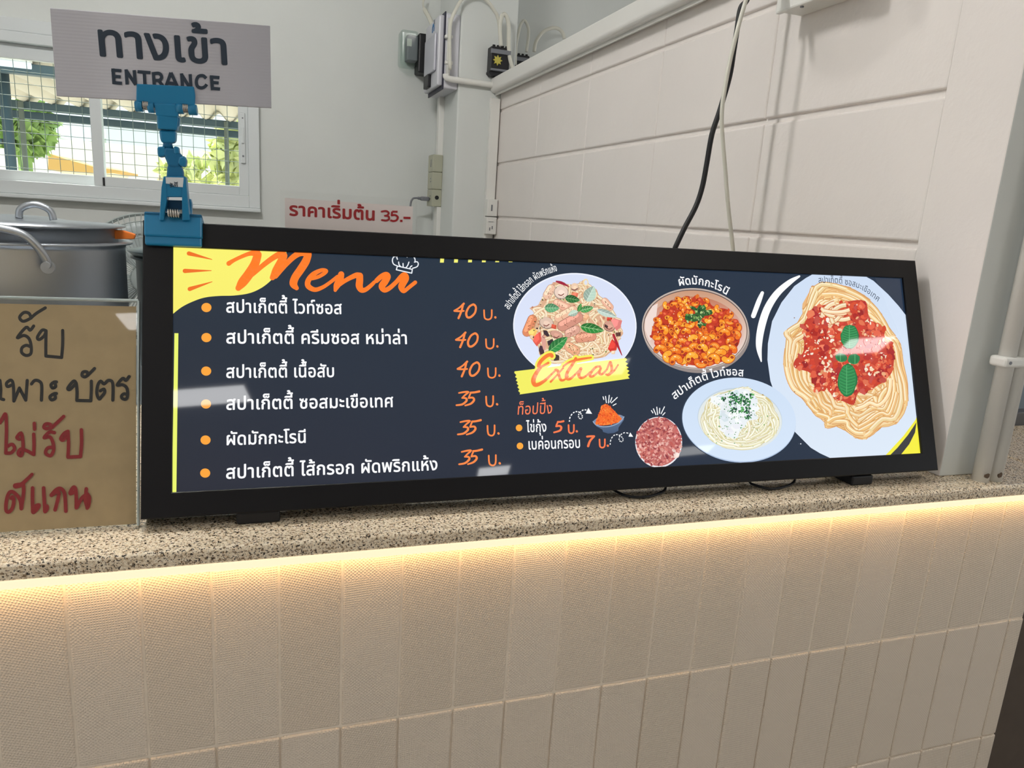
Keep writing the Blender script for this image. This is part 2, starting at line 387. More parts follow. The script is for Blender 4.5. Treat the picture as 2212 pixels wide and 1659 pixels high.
t = thing('conduit', 'white bent conduit crossing the pillar above the corner', 'conduit', Y(965, 170, 2.165))
pts = [Y(963, 160, 2.163), Y(964, 167, 2.163), Y(972, 171, 2.163), Y(990, 173.5, 2.163), Y(1030, 179, 2.163), Y(1085, 187, 2.163)]
bm = BM(); tube(bm, crom(pts, 4), 0.0115, 12); link('run', bm, M_pvc, t)
bm = BM(); p = Y(1100, 190, 2.15); tube(bm, [Y(1083, 187, 2.163), p, p + Vector((0.0, -0.02, 0))], 0.013, 12); link('elbow', bm, M_pvc, t)
for px in (968,):
    bm = BM(); tube(bm, [Y(px - 1, 166, 2.17), Y(px + 2, 90, 2.17), Y(px + 4, 40, 2.17)], 0.008, 10); link('riser', bm, M_pvc, t)
    for py in (80, 136):
        bm = BM(); c = Y(px + 1, py, 2.17); quadbox(bm, c.x - 0.014, c.x + 0.014, 2.158, 2.1795, c.z - 0.006, c.z + 0.006, 0.003); link('saddle', bm, M_pvc, t)

# corner trunking with its two socket boxes
bm = BM(); quadbox(bm, 0.999, 1.037, 2.158, 2.1785, 1.0, 1.845, 0.002)
tag(link('trunking', bm, M_pvc), 'white upright trunking in the corner beside the block wall', 'trunking')
def faceplate_box(name, label, x0, x1, y0, y1, z0, z1, face, m, group, slots=()):
    t = thing(name, label, 'socket', (x0, y0, z0), group=group)
    bm = BM(); quadbox(bm, x0, x1, y0, y1, z0, z1, 0.003); link('box', bm, m, t)
    if slots:
        bm = BM()
        for (a, b, ww, hh) in slots:
            if face == 'y': quadbox(bm, x0 + a - ww, x0 + a + ww, y0 - 0.0012, y0 + 0.002, z0 + b - hh, z0 + b + hh)
            else: quadbox(bm, x0 - 0.0012, x0 + 0.002, y0 + a - ww, y0 + a + ww, z0 + b - hh, z0 + b + hh)
        link('slots', bm, M_grey, t)
    return t
zA, zB, zC = Y(1060, 430, 2.13).z, Y(1060, 468, 2.13).z, Y(1060, 506, 2.13).z
faceplate_box('switch_box', 'upper white switch box on the corner trunking', 0.997, 1.039, 2.122, 2.158, zB + 0.0015, zA, 'y', M_pvc, 'boxes on the corner trunking', [(0.018, 0.032, 0.003, 0.012)])
faceplate_box('socket_box', 'lower white socket box on the corner trunking', 0.997, 1.039, 2.122, 2.158, zC, zB - 0.0015, 'y', M_pvc, 'boxes on the corner trunking', [(0.014, 0.020, 0.002, 0.006), (0.024, 0.026, 0.002, 0.006), (0.018, 0.048, 0.010, 0.001)])

# pillar-side sockets (three boxes in a stack) and their trunking
M_tan = mat('aged_pvc', (176, 176, 156), 0.5)
bm = BM(); quadbox(bm, 0.851, 0.8735, 2.395, 2.43, 1.635, 1.885, 0.002); tag(link('trunking', bm, M_pvc), 'short white trunking between the fuse box and the socket stack', 'trunking')
bm = BM(); quadbox(bm, 0.856, 0.8735, 2.385, 2.44, 0.9, 1.428, 0.002); tag(link('trunking', bm, M_pvc), 'white trunking running down below the socket stack', 'trunking')
for i, lb in enumerate(('bottom box with a round black hole in the socket stack on the pillar', 'middle socket box in the stack of three on the pillar', 'top switch box in the stack of three on the pillar')):
    z0 = 1.4285 + i * 0.0695
    t = faceplate_box('socket_box' if i < 2 else 'switch_box', lb, 0.831, 0.873, 2.383, 2.475, z0, z0 + 0.0685, 'x', M_tan, 'socket boxes on the pillar', [(0.03, 0.03, 0.006, 0.002), (0.03, 0.042, 0.006, 0.002)] if i < 2 else [(0.035, 0.034, 0.003, 0.015)])
    if i == 0:
        bm = BM(); tube(bm, [(0.853, 2.3815, z0 + 0.036), (0.853, 2.386, z0 + 0.036)], 0.0085, 16); link('knockout', bm, M_black, t)
t = thing('power_plug', 'dark plug in the bottom socket of the pillar stack', 'plug', (0.828, 2.43, 1.456))
bm = BM(); quadbox(bm, 0.795, 0.8295, 2.416, 2.444, 1.449, 1.466, 0.004); link('plug_body', bm, M_grey, t)
bm = BM(); tube(bm, crom([(0.797, 2.43, 1.457), (0.775, 2.43, 1.458), (0.760, 2.43, 1.452), (0.752, 2.43, 1.42), (0.751, 2.43, 1.30)], 5), [0.006] * 4 + [0.004] * 17, 8); link('cord', bm, M_grey, t)

# fuse box on the pillar side, with a clear-covered meter beyond it
M_db = mat('fuse_box_plastic', (205, 205, 212), 0.35)
t = thing('fuse_box', 'white fuse box with dark flap mounted on the pillar', 'fuse box', (0.873, 2.3, 1.87))
bm = BM(); quadbox(bm, 0.815, 0.873, 2.185, 2.44, 1.862, 2.125, 0.006); link('body', bm, M_db, t)
bm = BM(); quadbox(bm, 0.793, 0.815, 2.193, 2.435, 1.872, 2.118, 0.006); cv = link('cover', bm, M_db, t)
bm = BM(); quadbox(bm, 0.783, 0.7935, 2.215, 2.400, 1.925, 2.06, 0.006); link('door', bm, mat('fuse_box_door', (190, 190, 200), 0.3), cv)
bm = BM(); quadbox(bm, 0.7785, 0.7935, 2.30, 2.375, 1.878, 1.926, 0.003); link('flap', bm, M_dark, t)
bm = BM(); quadbox(bm, 0.8125, 0.8165, 2.183, 2.441, 1.858, 2.128); link('seam', bm, mat('dark_seam', (44, 44, 62), 0.5), t)
bm = BM()
for k in range(9):
    a = math.radians(200 - k * 28); tube(bm, [(0.7925, 2.29 + 0.014 * math.cos(a), 2.085 + 0.016 * math.sin(a)), (0.791, 2.29 + 0.014 * math.cos(a), 2.085 + 0.016 * math.sin(a))], 0.0042, 8)
link('logo', bm, mat('logo_blue', (40, 120, 180), 0.4), t)
bm = BM(); quadbox(bm, 0.7915, 0.7935, 2.27, 2.285, 2.10, 2.115); link('button', bm, M_grey, t)

t = thing('electric_meter', 'dark meter under a clear cover beyond the fuse box', 'electric meter', (0.8, 2.5, 2.0))
bm = BM(); quadbox(bm, 0.772, 0.873, 2.462, 2.546, 1.955, 2.105, 0.006); link('base', bm, M_dark, t)
bm = BM(); quadbox(bm, 0.728, 0.772, 2.475, 2.535, 2.0, 2.095, 0.004); quadbox(bm, 0.727, 0.729, 2.485, 2.525, 2.045, 2.08); bk = link('mechanism', bm, M_grey, t)
bm = BM(); quadbox(bm, 0.7265, 0.745, 2.4735, 2.48, 2.052, 2.080); link('dial', bm, mat('meter_dial', (205, 208, 200), 0.5), bk)
bm = BM(); quadbox(bm, 0.700, 0.7715, 2.466, 2.542, 1.975, 2.112, 0.012, 3); link('cover', bm, clear('meter_cover', (0.86, 0.91, 0.89), 0.08), t)

# contactors
def contactor(label, x0, x1, y1, z0, z1, yellow):
    d = 0.06; y0 = y1 - d
    t = thing('contactor', label, 'contactor', (x0, y1, z0), group='contactors behind the beam')
    bm = BM(); quadbox(bm, x0, x1, y0 + 0.012, y1, z0, z1, 0.003); link('body', bm, M_dark, t)
    bm = BM(); quadbox(bm, x0 - 0.002, x1 + 0.002, y0 + 0.004, y0 + 0.013, z1 - 0.026, z1 - 0.010, 0.002); link('terminal_cover', bm, M_grey, t)
    bm = BM(); quadbox(bm, x0, x1, y0 + 0.004, y0 + 0.013, z0 + 0.004, z0 + 0.012, 0.002); link('terminal_cover', bm, M_grey, t)
    bm = BM()
    for k in range(4):
        xx = x0 + 0.012 + k * (x1 - x0 - 0.024) / 3; tube(bm, [(xx, y0 + 0.02, z1 - 0.004), (xx, y0 + 0.02, z1 + 0.006)], 0.006, 8)
    link('terminals', bm, M_black, t)
    if yellow:
        bm = BM()
        cx, czz = x0 + 0.026, z0 + 0.042
        star = [(cx + (0.019 if k % 2 == 0 else 0.011) * math.cos(math.pi * k / 8), czz + (0.019 if k % 2 == 0 else 0.011) * math.sin(math.pi * k / 8)) for k in range(16)]
        prism(bm, star, 0.006, o=y0 + 0.0075); link('label', bm, mat('yellow_label', (190, 178, 80), 0.5), t)
    bm = BM(); prism(bm, [(x0 - 0.003, z0 - 0.004), (x0 + 0.006, z0 - 0.012), (x1 - 0.014, z0 - 0.012), (x1 - 0.004, z0 - 0.004), (x1 - 0.004, z0 + 0.003), (x0 - 0.003, z0 + 0.003)], 0.04, o=y0 + 0.015); link('rail_clip', bm, M_black, t)
contactor('dark contactor with a yellow star label on the pillar', 0.981, 1.055, 2.1785, 1.932, 2.022, True)
contactor('second contactor, half hidden behind the sloping beam', 1.185, 1.262, 2.5495, 1.985, 2.085, False)

def cable(name, label, pts, r, m, group=None, cat='cable', n=6):
    bm = BM(); tube(bm, crom(pts, n), r, 10); return tag(link(name, bm, m), label, cat, group)
M_cab = mat('white_cable', (214, 212, 200), 0.45)
yy = 2.150
cable('wiring_loop', 'grey arching cable from the fuse box over the pillar', [Y(972, 150, yy), Y(972, 60, yy), Y(984, 22, yy), Y(1003, -6, yy), Y(1030, -12, yy), Y(1052, 2, yy), Y(1066, 20, yy), Y(1077, 44, yy), Y(1082, 100, yy)], 0.0065, M_cab, 'loose white cables')
cable('wiring_loop', 'narrow white cable loop hooking above the yellow-labelled contactor', [Y(1082, 100, yy - .02), Y(1080, 60, yy - .02), Y(1084, 36, yy - .02), Y(1090, 31, yy - .02), Y(1096, 40, yy - .02), Y(1099, 60, yy - .02), Y(1099, 105, yy - .02), Y(1102, 130, yy - .02), Y(1108, 150, yy - .02), Y(1112, 170, yy - .02)], 0.0075, M_cab, 'loose white cables')
cable('wiring_loop', 'pointed white cable loop in front of the second contactor', [Y(1113, 140, 2.47), Y(1115, 100, 2.47), Y(1122, 62, 2.47), Y(1128, 48, 2.47), Y(1133, 45, 2.47), Y(1139, 54, 2.47), Y(1142, 72, 2.47), Y(1137, 112, 2.47)], 0.0062, M_cab, 'loose white cables')
cable('wiring_loop', 'low white cable arch right of the second contactor', [Y(1154, 112, 2.49), Y(1158, 90, 2.49), Y(1172, 70, 2.49), Y(1190, 61, 2.49), Y(1206, 62, 2.49), Y(1216, 72, 2.49), Y(1219, 84, 2.49)], 0.0075, M_cab, 'loose white cables')
cable('wiring_loop', 'thin cable end hanging above the fuse box', [Y(917, -8, 2.50), Y(914, 8, 2.50), Y(917, 20, 2.50), Y(928, 40, 2.45), Y(936, 60, 2.40)], [0.004] * 12 + [0.009] * 13, M_cab, 'loose white cables')

# junction box high on the block wall
t = thing('junction_box', 'grey-white junction box high on the block wall', 'junction box', (XW, 0.38, 1.77))
bm = BM(); quadbox(bm, 1.000, 1.0425, 0.275, 0.457, 1.767, 1.862, 0.003); link('box', bm, M_pvc, t)
bm = BM(); quadbox(bm, 0.990, 1.0005, 0.272, 0.460, 1.764, 1.862, 0.003); link('lid', bm, M_pvc, t)
bm = BM(); tube(bm, [(0.996, 0.40, 1.7645), (0.996, 0.40, 1.762)], 0.003, 8); link('lid_screw', bm, M_grey, t)

Lp = Vector((-0.25, 0.52, 2.62)); lp = []
for px, py in ((1752, 95), (1775, 115), (1800, 120), (1840, 108), (1880, 78), (1920, 40), (1960, 0), (1990, -40)):
    q = at(px, py, 0, XW); lp.append(q + (Lp - q) * 0.13)
cable('wiring_loop', 'flexible white cable looping out of the junction box above the board', [Vector((0.978, 0.42, 1.88)), Vector((0.94, 0.44, 1.862))] + lp + [Vector((1.0, 0.20, 2.05)), Vector((XW - 0.012, 0.19, 2.2))], 0.0062, M_cab, 'loose white cables')
# the two hanging supply cables
yk = 0.492
blk = [(1616, -6), (1600, 18), (1592, 65), (1585, 110), (1576, 165), (1556, 235), (1538, 290), (1527, 352), (1517, 404), (1503, 446), (1479, 492), (1459, 534), (1440, 575)]
wht = [(1613, -6), (1594.5, 59), (1576, 136), (1562, 215), (1559, 260), (1561.5, 305), (1567, 370), (1572.5, 440), (1578, 490), (1584, 545), (1588, 590)]
top = Y(1640, -90, yk)
cable('power_cable', 'thick black cable hanging down behind the menu board', [top] + [Y(*p, yk) for p in blk] + [Vector((0.74, 0.44, 1.24)), Vector((0.69, 0.34, 1.17)), Vector((0.64, 0.20, 1.16)), Vector((0.62, 0.105, 1.17))], 0.0047, M_black, 'cables hanging behind the board')
cable('power_cable', 'thin white cable hanging down behind the menu board', [Y(1637, -90, yk - 0.045)] + [Y(*p, yk - 0.045) for p in wht] + [Vector((0.84, 0.36, 1.22)), Vector((0.82, 0.24, 1.17)), Vector((0.80, 0.108, 1.18))], 0.0036, M_cab, 'cables hanging behind the board')

# ------------------------------------------------------------------ kitchen: table, pots, fan
t = thing('worktable', 'stainless kitchen worktable behind the counter carrying the pots', 'table', (-0.3, 1.0, 0))
bm = BM(); quadbox(bm, -1.4, 0.62, 0.66, 1.38, 0.985, 1.02, 0.004); link('tabletop', bm, M_steel, t)
for x in (-1.36, 0.58):
    for y in (0.70, 1.34):
        bm = BM(); tube(bm, [(x, y, 0), (x, y, 0.985)], 0.019, 12); link('leg', bm, M_steel, t)

t = thing('stock_pot', 'large steel stock pot with lid and loop handle at left', 'pot', (-0.262, 0.92, 1.02))
r = 0.176; c = (-0.262, 0.92, 0.0)
bm = BM(); lathe(bm, [(0.0, 1.0205), (r - 0.01, 1.0205), (r, 1.03), (r, 1.296), (r + 0.002, 1.302), (r + 0.013, 1.3045), (r + 0.013, 1.3085), (r - 0.003, 1.309), (r - 0.004, 1.29), (r - 0.006, 1.04), (0.0, 1.035)], c, 72); link('pot_body', bm, M_steel, t)
l = None
bm = BM(); lathe(bm, [(r - 0.012, 1.302), (r - 0.012, 1.333), (r + 0.002, 1.335), (r + 0.002, 1.338), (0.09, 1.342), (0.05, 1.348), (0.0, 1.349)], c, 72); l = link('lid', bm, M_steel, t)
kx = Y(57, 486, 0.80).x
bm = BM(); tube(bm, crom([(kx - 0.026, 0.86, 1.346), (kx - 0.022, 0.86, 1.362), (kx, 0.86, 1.371), (kx + 0.022, 0.86, 1.362), (kx + 0.027, 0.86, 1.345)], 6), 0.006, 10); link('lid_knob', bm, M_steel, l)
hx = Y(104, 572, 0.75)
bm = BM(); hp = [Y(-150, 540, .742), Y(-120, 500, .738), Y(-40, 489, .734), Y(20, 497, .734), Y(55, 510, .735), Y(80, 532, .738), Y(97, 556, .743), Y(103, 570, .747)]
tube(bm, crom(hp, 6), 0.0068, 12); hd = link('handle', bm, M_steel, t)
bm = BM(); tube(bm, [(hx.x, 0.736, hx.z), (hx.x, 0.757, hx.z)], 0.0062, 16); tube(bm, [(hx.x, 0.745, hx.z - 0.004), (hx.x, 0.752, hx.z - 0.004)], 0.0105, 20); link('rivet', bm, M_steel, hd)
p0 = Y(238, 507, 0.905); p1 = Y(292, 506, 0.905)
bm = BM(); prism(bm, [(p0.x - 0.03, p0.z - 0.006), (p0.x + 0.002, p0.z - 0.008), (p0.x + 0.040, p0.z - 0.0065), (p1.x, p1.z - 0.001), (p1.x - 0.004, p1.z + 0.001), (p0.x + 0.022, p0.z + 0.009), (p0.x - 0.03, p0.z + 0.009)], 0.016, o=0.905, bev=0.002)
tag(link('spatula', bm, mat('orange_plastic', (226, 120, 40), 0.45)), 'orange handle poking out under the big pot lid', 'spatula')

t = thing('stock_pot', 'dark pot with a flared lid tucked behind the menu board', 'pot', (0.06, 1.12, 1.02))
r = 0.158; c = (0.062, 1.12, 0.0)
bm = BM(); lathe(bm, [(0, 1.0205), (r - 0.008, 1.0205), (r, 1.03), (r, 1.262), (r + 0.010, 1.266), (r + 0.010, 1.270), (r - 0.004, 1.270)], c, 64); link('pot_body', bm, mat('dark_enamel', (62, 78, 86), 0.35, metal=0.6), t)
bm = BM(); lathe(bm, [(r + 0.004, 1.2712), (r + 0.016, 1.281), (r + 0.016, 1.283), (r - 0.02, 1.290), (r - 0.045, 1.303), (0.03, 1.312), (0, 1.312)], c, 64); lb = link('lid', bm, mat('lid_metal', (120, 134, 138), 0.3, metal=0.8), t)
bm = BM(); lathe(bm, [(0.0, 1.312), (0.012, 1.312), (0.010, 1.328), (0.020, 1.334), (0.018, 1.344), (0, 1.346)], c, 24); link('lid_knob', bm, M_black, lb)

t = thing('electric_fan', 'round wire-guarded fan standing behind the pots', 'fan', (-0.156, 1.74, 0))
fc = Vector((-0.150, 1.72, 1.160)); rot = Matrix.Translation(fc) @ Matrix.Rotation(math.radians(90), 4, 'X')
M_fan = mat('fan_guard', (150, 158, 156), 0.45)
bm = BM()
for rr, zz in ((0.186, 0.0), (0.183, -0.02), (0.165, 0.030), (0.120, 0.043)):
    tube(bm, [rot @ Vector((rr * math.cos(a * math.pi / 32), rr * math.sin(a * math.pi / 32), zz)) for a in range(65)], 0.0036 if rr > .18 else 0.0018, 6, caps=False)
for k in range(72):
    a = 2 * math.pi * k / 72; d = Vector((math.cos(a), math.sin(a), 0))
    tube(bm, [rot @ (d * 0.045 + Vector((0, 0, 0.050))), rot @ (d * 0.12 + Vector((0, 0, 0.043))), rot @ (d * 0.165 + Vector((0, 0, 0.030))), rot @ (d * 0.186)], 0.0013, 4, caps=False)
link('guard', bm, M_fan, t)
bm = BM(); lathe(bm, [(0, 0.052), (0.040, 0.052), (0.048, 0.048), (0.048, 0.044)], (0, 0, 0), 32); bmesh.ops.transform(bm, matrix=rot, verts=bm.verts); link('badge', bm, M_fan, t)
bm = BM(); lathe(bm, [(0, 0.02), (0.034, 0.02), (0.034, -0.02), (0.055, -0.03), (0.055, -0.12), (0.03, -0.15), (0, -0.15)], (0, 0, 0), 32); bmesh.ops.transform(bm, matrix=rot, verts=bm.verts); link('motor', bm, M_fan, t)
for k in range(4):
    bm = BM(); a0 = k * math.pi / 2 + 0.4
    vs = []
    for u in range(7):
        rr = 0.036 + 0.130 * u / 6; row = []
        for v in range(5): row.append(bm.verts.new(rot @ Vector((rr * math.cos(a0 + (v / 4 - .5) * 1.05), rr * math.sin(a0 + (v / 4 - .5) * 1.05), 0.018 * (v / 4 - .5)))))
        vs.append(row)
    for u in range(6):
        for v in range(4): bm.faces.new((vs[u][v], vs[u + 1][v], vs[u + 1][v + 1], vs[u][v + 1])).smooth = True
    b = link('blade', bm, mat('fan_blade', (176, 184, 184), 0.35), t) if k == 0 else link('blade', bm, bpy.data.materials['fan_blade'], t)
    md = b.modifiers.new('solid', 'SOLIDIFY'); md.thickness = 0.002
bm = BM(); tube(bm, [(fc.x, fc.y + 0.09, 0.03), (fc.x, fc.y + 0.09, fc.z)], 0.014, 12); link('pole', bm, M_fan, t)
bm = BM(); lathe(bm, [(0, 0.0), (0.18, 0.0), (0.18, 0.012), (0.05, 0.035), (0.0, 0.035)], (fc.x, fc.y + 0.09, 0.0), 40); link('base', bm, M_fan, t)
# ------------------------------------------------------------------ right of the partition
t = thing('neighbour_counter', 'dark granite counter of the next stall beyond the pipes', 'counter', (1.7, 0.15, 0))
bm = BM(); quadbox(bm, 1.25, 2.6, 0.03, 0.235, 1.0765, ZT, 0.003); link('slab', bm, M_granite, t)
bm = BM(); quadbox(bm, 1.25, 2.6, 0.236, 0.262, 1.0765, 1.118, 0.002); link('back_strip', bm, mat('dark_grey', (92, 92, 94), 0.5), t)  # dark grey strip along the back of the slab
M_brown = mat('dark_brown_board', (74, 62, 52), 0.6, noise=0.12, nscale=30)
bm = BM(); quadbox(bm, 1.2475, 1.46, 0.055, 0.075, 0.0, 1.0762, 0.003); link('front_panel', bm, M_brown, t)
bm = BM(); quadbox(bm, 1.475, 2.6, 0.055, 0.075, 0.0, 1.0762, 0.003); link('front_panel', bm, mat('brown_board', (112, 86, 62), 0.6, noise=0.15, nscale=24), t)
t = thing('crate', 'blue plastic crate behind the next stall counter', 'crate', (1.8, 0.5, 1.0))
bm = BM(); quadbox(bm, 1.55, 2.3, 0.42, 0.75, 0.0, 1.155, 0.01); link('lower_box', bm, mat('pale_blue_grey', (150, 165, 176), 0.5), t)
bm = BM(); quadbox(bm, 1.53, 2.32, 0.40, 0.77, 1.156, 1.50, 0.015); link('tub', bm, mat('deep_blue_plastic', (44, 74, 132), 0.4), t)
a = at(2166, 1009, 2, ZT); b = at(2215, 1018, 2, ZT)
bm = BM(); quadbox(bm, 1.262, 1.50, a.y - 0.006, a.y + 0.002, ZT + 0.0001, ZT + 0.0016, 0.0006); tag(link('plastic_strip', bm, mat('cream_strip', (206, 204, 184), 0.5)), 'cream plastic strip lying on the next stall counter', 'strip')

# ------------------------------------------------------------------ outside the window
bm = BM(); quadbox(bm, -16, 14, 2.65, 40, -0.06, 0.0); struct('ground', bm, mat('pale_concrete', (205, 200, 190), 0.9))
M_beam = mat('teal_grey_steel', (70, 92, 104), 0.5)
bm = BM(); nx, ny = 420, 4; V = []
for j in range(ny + 1):
    row = []
    for i in range(nx + 1):
        x = -6.5 + 9.0 * i / nx; y = 4.10 + 2.45 * j / ny
        row.append(bm.verts.new((x, y, 2.094 + 0.040 * math.cos(2 * math.pi * x / 0.19))))
    V.append(row)
for j in range(ny):
    for i in range(nx): bm.faces.new((V[j][i], V[j][i + 1], V[j + 1][i + 1], V[j + 1][i])).smooth = True
rf = tag(link('awning_roof', bm, mat('fibre_sheet', (206, 200, 188), 0.8)), 'corrugated awning sheet outside the window', 'awning')
rf.modifiers.new('solid', 'SOLIDIFY').thickness = 0.005
def bar(name, label, x0, x1, y, zt, h, m=M_beam, group=None):
    bm = BM(); quadbox(bm, x0, x1, y - 0.04, y + 0.04, zt - h, zt, 0.004); return tag(link(name, bm, m), label, 'beam', group)
bar('purlin', 'far dark roof beam under the awning edge with light gaps above', -6.5, 2.5, 6.36, 2.056, 0.060, group='awning beams')
bar('purlin', 'second dark beam just below the far awning beam', -6.5, 2.5, 6.44, 1.986, 0.056, group='awning beams')
bar('purlin', 'near dark roof beam at the top of the window', -6.5, 2.5, 4.22, 2.050, 0.055, group='awning beams')
t = thing('tube_light', 'lit tube light under the awning outside the window', 'ceiling light', Y(30, 138, 4.05))
a, b = Y(-60, 131, 4.05), Y(67, 143, 4.05)
bm = BM(); tube(bm, [(a.x, 4.05, b.z), (b.x, 4.05, b.z)], 0.016, 10); link('tube', bm, emis('outdoor_tube', (0.85, 0.95, 1.0), 1.3), t)
bm = BM(); quadbox(bm, a.x, b.x, 4.02, 4.08, b.z + 0.018, b.z + 0.05); link('body', bm, M_white, t)
def post(label, px, y, rr, m, ztop):
    x = Y(px, 330, y).x; bm = BM(); tube(bm, [(x, y, 0), (x, y, ztop)], rr, 12)
    tag(link('steel_post', bm, m), label, 'post', 'awning posts')
M_gpost = mat('grey_post', (120, 134, 132), 0.5)
post('thick dark post at the left edge of the window view', 22, 4.34, 0.028, M_beam, 2.045)
post('thin post right of the thick dark post outside', 53, 6.28, 0.020, M_gpost, 2.045)
post('slim grey post near the right edge of the window view', 490, 6.28, 0.018, M_gpost, 2.045)
bm = BM(); a = Y(6, 306, 4.34); tube(bm, crom([(a.x - 0.12, 4.34, 0.0), (a.x - 0.12, 4.34, a.z - 0.06), (a.x - 0.08, 4.34, a.z), (a.x, 4.34, a.z)], 5), 0.016, 10)
tag(link('handrail', bm, M_beam), 'dark bent handrail beside the thick post outside', 'rail')
bm = BM(); ym = 2.86
for i in range(46): tube(bm, [(-1.40 + 0.046 * i, ym, 1.15), (-1.40 + 0.046 * i, ym, 2.25)], 0.0013, 5, False)
for k in range(24): tube(bm, [(-1.40, ym - 0.0026, 1.15 + 0.046 * k), (0.68, ym - 0.0026, 1.15 + 0.046 * k)], 0.0013, 5, False)
for x in (-1.41, 0.69): tube(bm, [(x, ym, 0), (x, ym, 2.3)], 0.012, 8)
tag(link('wire_mesh', bm, mat('mesh_wire', (96, 108, 104), 0.5)), 'square wire mesh screen outside the window', 'mesh')
M_wwall = mat('whitewashed_wall', (240, 238, 230), 0.9)
zt = Y(150, 302, 11).z
bm = BM(); quadbox(bm, -11, 3.2, 11, 11.2, 0, zt); tag(link('garden_wall', bm, M_wwall), 'sunlit white wall across the yard', 'wall')
t = thing('shed', 'shed with a sloping ochre roof in front of the white wall', 'shed', Y(160, 400, 9) * 1.0)
p = [Y(104, 331, 9), Y(150, 346, 9), Y(206, 361, 9), Y(262, 369, 9), Y(262, 373, 9), Y(205, 374, 9), Y(104, 367, 9)]
bm = BM(); prism(bm, [(q.x, q.z) for q in p][::-1], 1.2, o=9.0); link('roof', bm, mat('ochre_sheet', (214, 172, 104), 0.8), t)
bm = BM(); quadbox(bm, p[0].x + 0.1, p[3].x - 0.1, 9.1, 10.1, 0, p[3].z + 0.03); link('walls', bm, M_wwall, t)
def leafball(name, label, c, sx, sz, m, n, seed, group):
    rnd = random.Random(seed); bm = BM()
    for _ in range(n):
        d = Vector((rnd.gauss(0, 1), rnd.gauss(0, 1), rnd.gauss(0, 1))).normalized() * rnd.uniform(0.6, 1)
        p = Vector(c) + Vector((d.x * sx, d.y * sx * 0.5, d.z * sz)); s = rnd.uniform(0.06, 0.13)
        a = Vector((rnd.gauss(0, 1), rnd.gauss(0, 1), rnd.gauss(0, 1))).normalized() * s; b = a.cross(Vector((rnd.gauss(0, 1), 1, rnd.gauss(0, 1)))).normalized() * s * 0.5
        bm.faces.new([bm.verts.new(q) for q in (p - a, p + b, p + a, p - b)])
    tube(bm, [(c[0], c[1], 0), (c[0], c[1], c[2])], 0.06, 8)
    tag(link(name, bm, m), label, 'bush', group)
M_leaf = mat('sunlit_leaf', (150, 182, 104), 0.6, noise=0.3, nscale=6); M_leaf2 = mat('pale_leaf', (206, 214, 150), 0.6, noise=0.3, nscale=6)
c = Y(48, 272, 7.5); leafball('bush', 'bright green bush by the thick post at left outside', c, 0.28, 0.26, M_leaf, 300, 1, 'bushes across the yard')
c = Y(530, 345, 7.5); leafball('bush', 'yellow-green bush at the right edge of the window', c, 0.34, 0.42, M_leaf2, 380, 2, 'bushes across the yard')
c = Y(445, 372, 8.5); leafball('bush', 'low pale shrub left of the slim grey post', c, 0.5, 0.14, M_leaf2, 280, 3, 'bushes across the yard')
bm = BM(); hp = [(-16, 2)]
for i in range(60):
    x = -16 + i * 0.6; hp.append((x, 4.1 + 0.8 * math.sin(x * 0.35) + 0.35 * math.sin(x * 1.3 + 1)))
hp.append((19.4, 2)); prism(bm, [(a, b) for a, b in hp] + [(19.4, 0), (-16, 0)], 2, o=32)
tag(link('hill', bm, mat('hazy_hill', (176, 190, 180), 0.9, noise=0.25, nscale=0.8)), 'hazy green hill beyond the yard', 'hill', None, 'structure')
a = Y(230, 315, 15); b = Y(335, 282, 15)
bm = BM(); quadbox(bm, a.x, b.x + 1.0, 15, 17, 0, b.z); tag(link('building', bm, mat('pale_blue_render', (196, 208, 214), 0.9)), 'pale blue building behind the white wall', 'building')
a = Y(347, 416, 10.5); b = Y(347, 352, 10.5)
bm = BM(); h = b.z - a.z; lathe(bm, [(0.10, -1.5), (0.10, 0), (0.085, h * .2), (0.05, h * .25), (0.05, h * .42), (0.02, h * .5), (0.0, h)], (a.x, 10.5, a.z), 20)
bm.verts.ensure_lookup_table(); tube(bm, [(a.x, 10.5, 0), (a.x, 10.5, a.z)], 0.09, 10); tag(link('spire', bm, mat('sandstone', (200, 178, 140), 0.9)), 'small sandstone spire seen through the right pane', 'spire')
# ------------------------------------------------------------------ flat printed surfaces
class Plane:
    """a flat face in the place: origin, right and up directions; uv() measures a photo point on it"""
    def __init__(s, O, xd, yd):
        s.O = Vector(O); s.x = Vector(xd).normalized(); y = Vector(yd); s.y = (y - s.x * y.dot(s.x)).normalized(); s.n = s.x.cross(s.y)
    def uv(s, px, py):
        d = rayd(px, py); t = (s.O - CAM).dot(s.n) / d.dot(s.n); q = CAM + d * t - s.O
        return Vector((q.dot(s.x), q.dot(s.y)))
    def shifted(s, w): return Plane(s.O + s.n * w, s.x, s.y)
    def M(s):
        m = Matrix((s.x, s.y, s.n)).transposed().to_4x4(); m.translation = s.O; return m
    def box(s, bm, u0, u1, v0, v1, w0, w1, bev=0.0, mi=0): return quadbox(bm, u0, u1, v0, v1, w0, w1, bev, mi=mi, M=s.M())

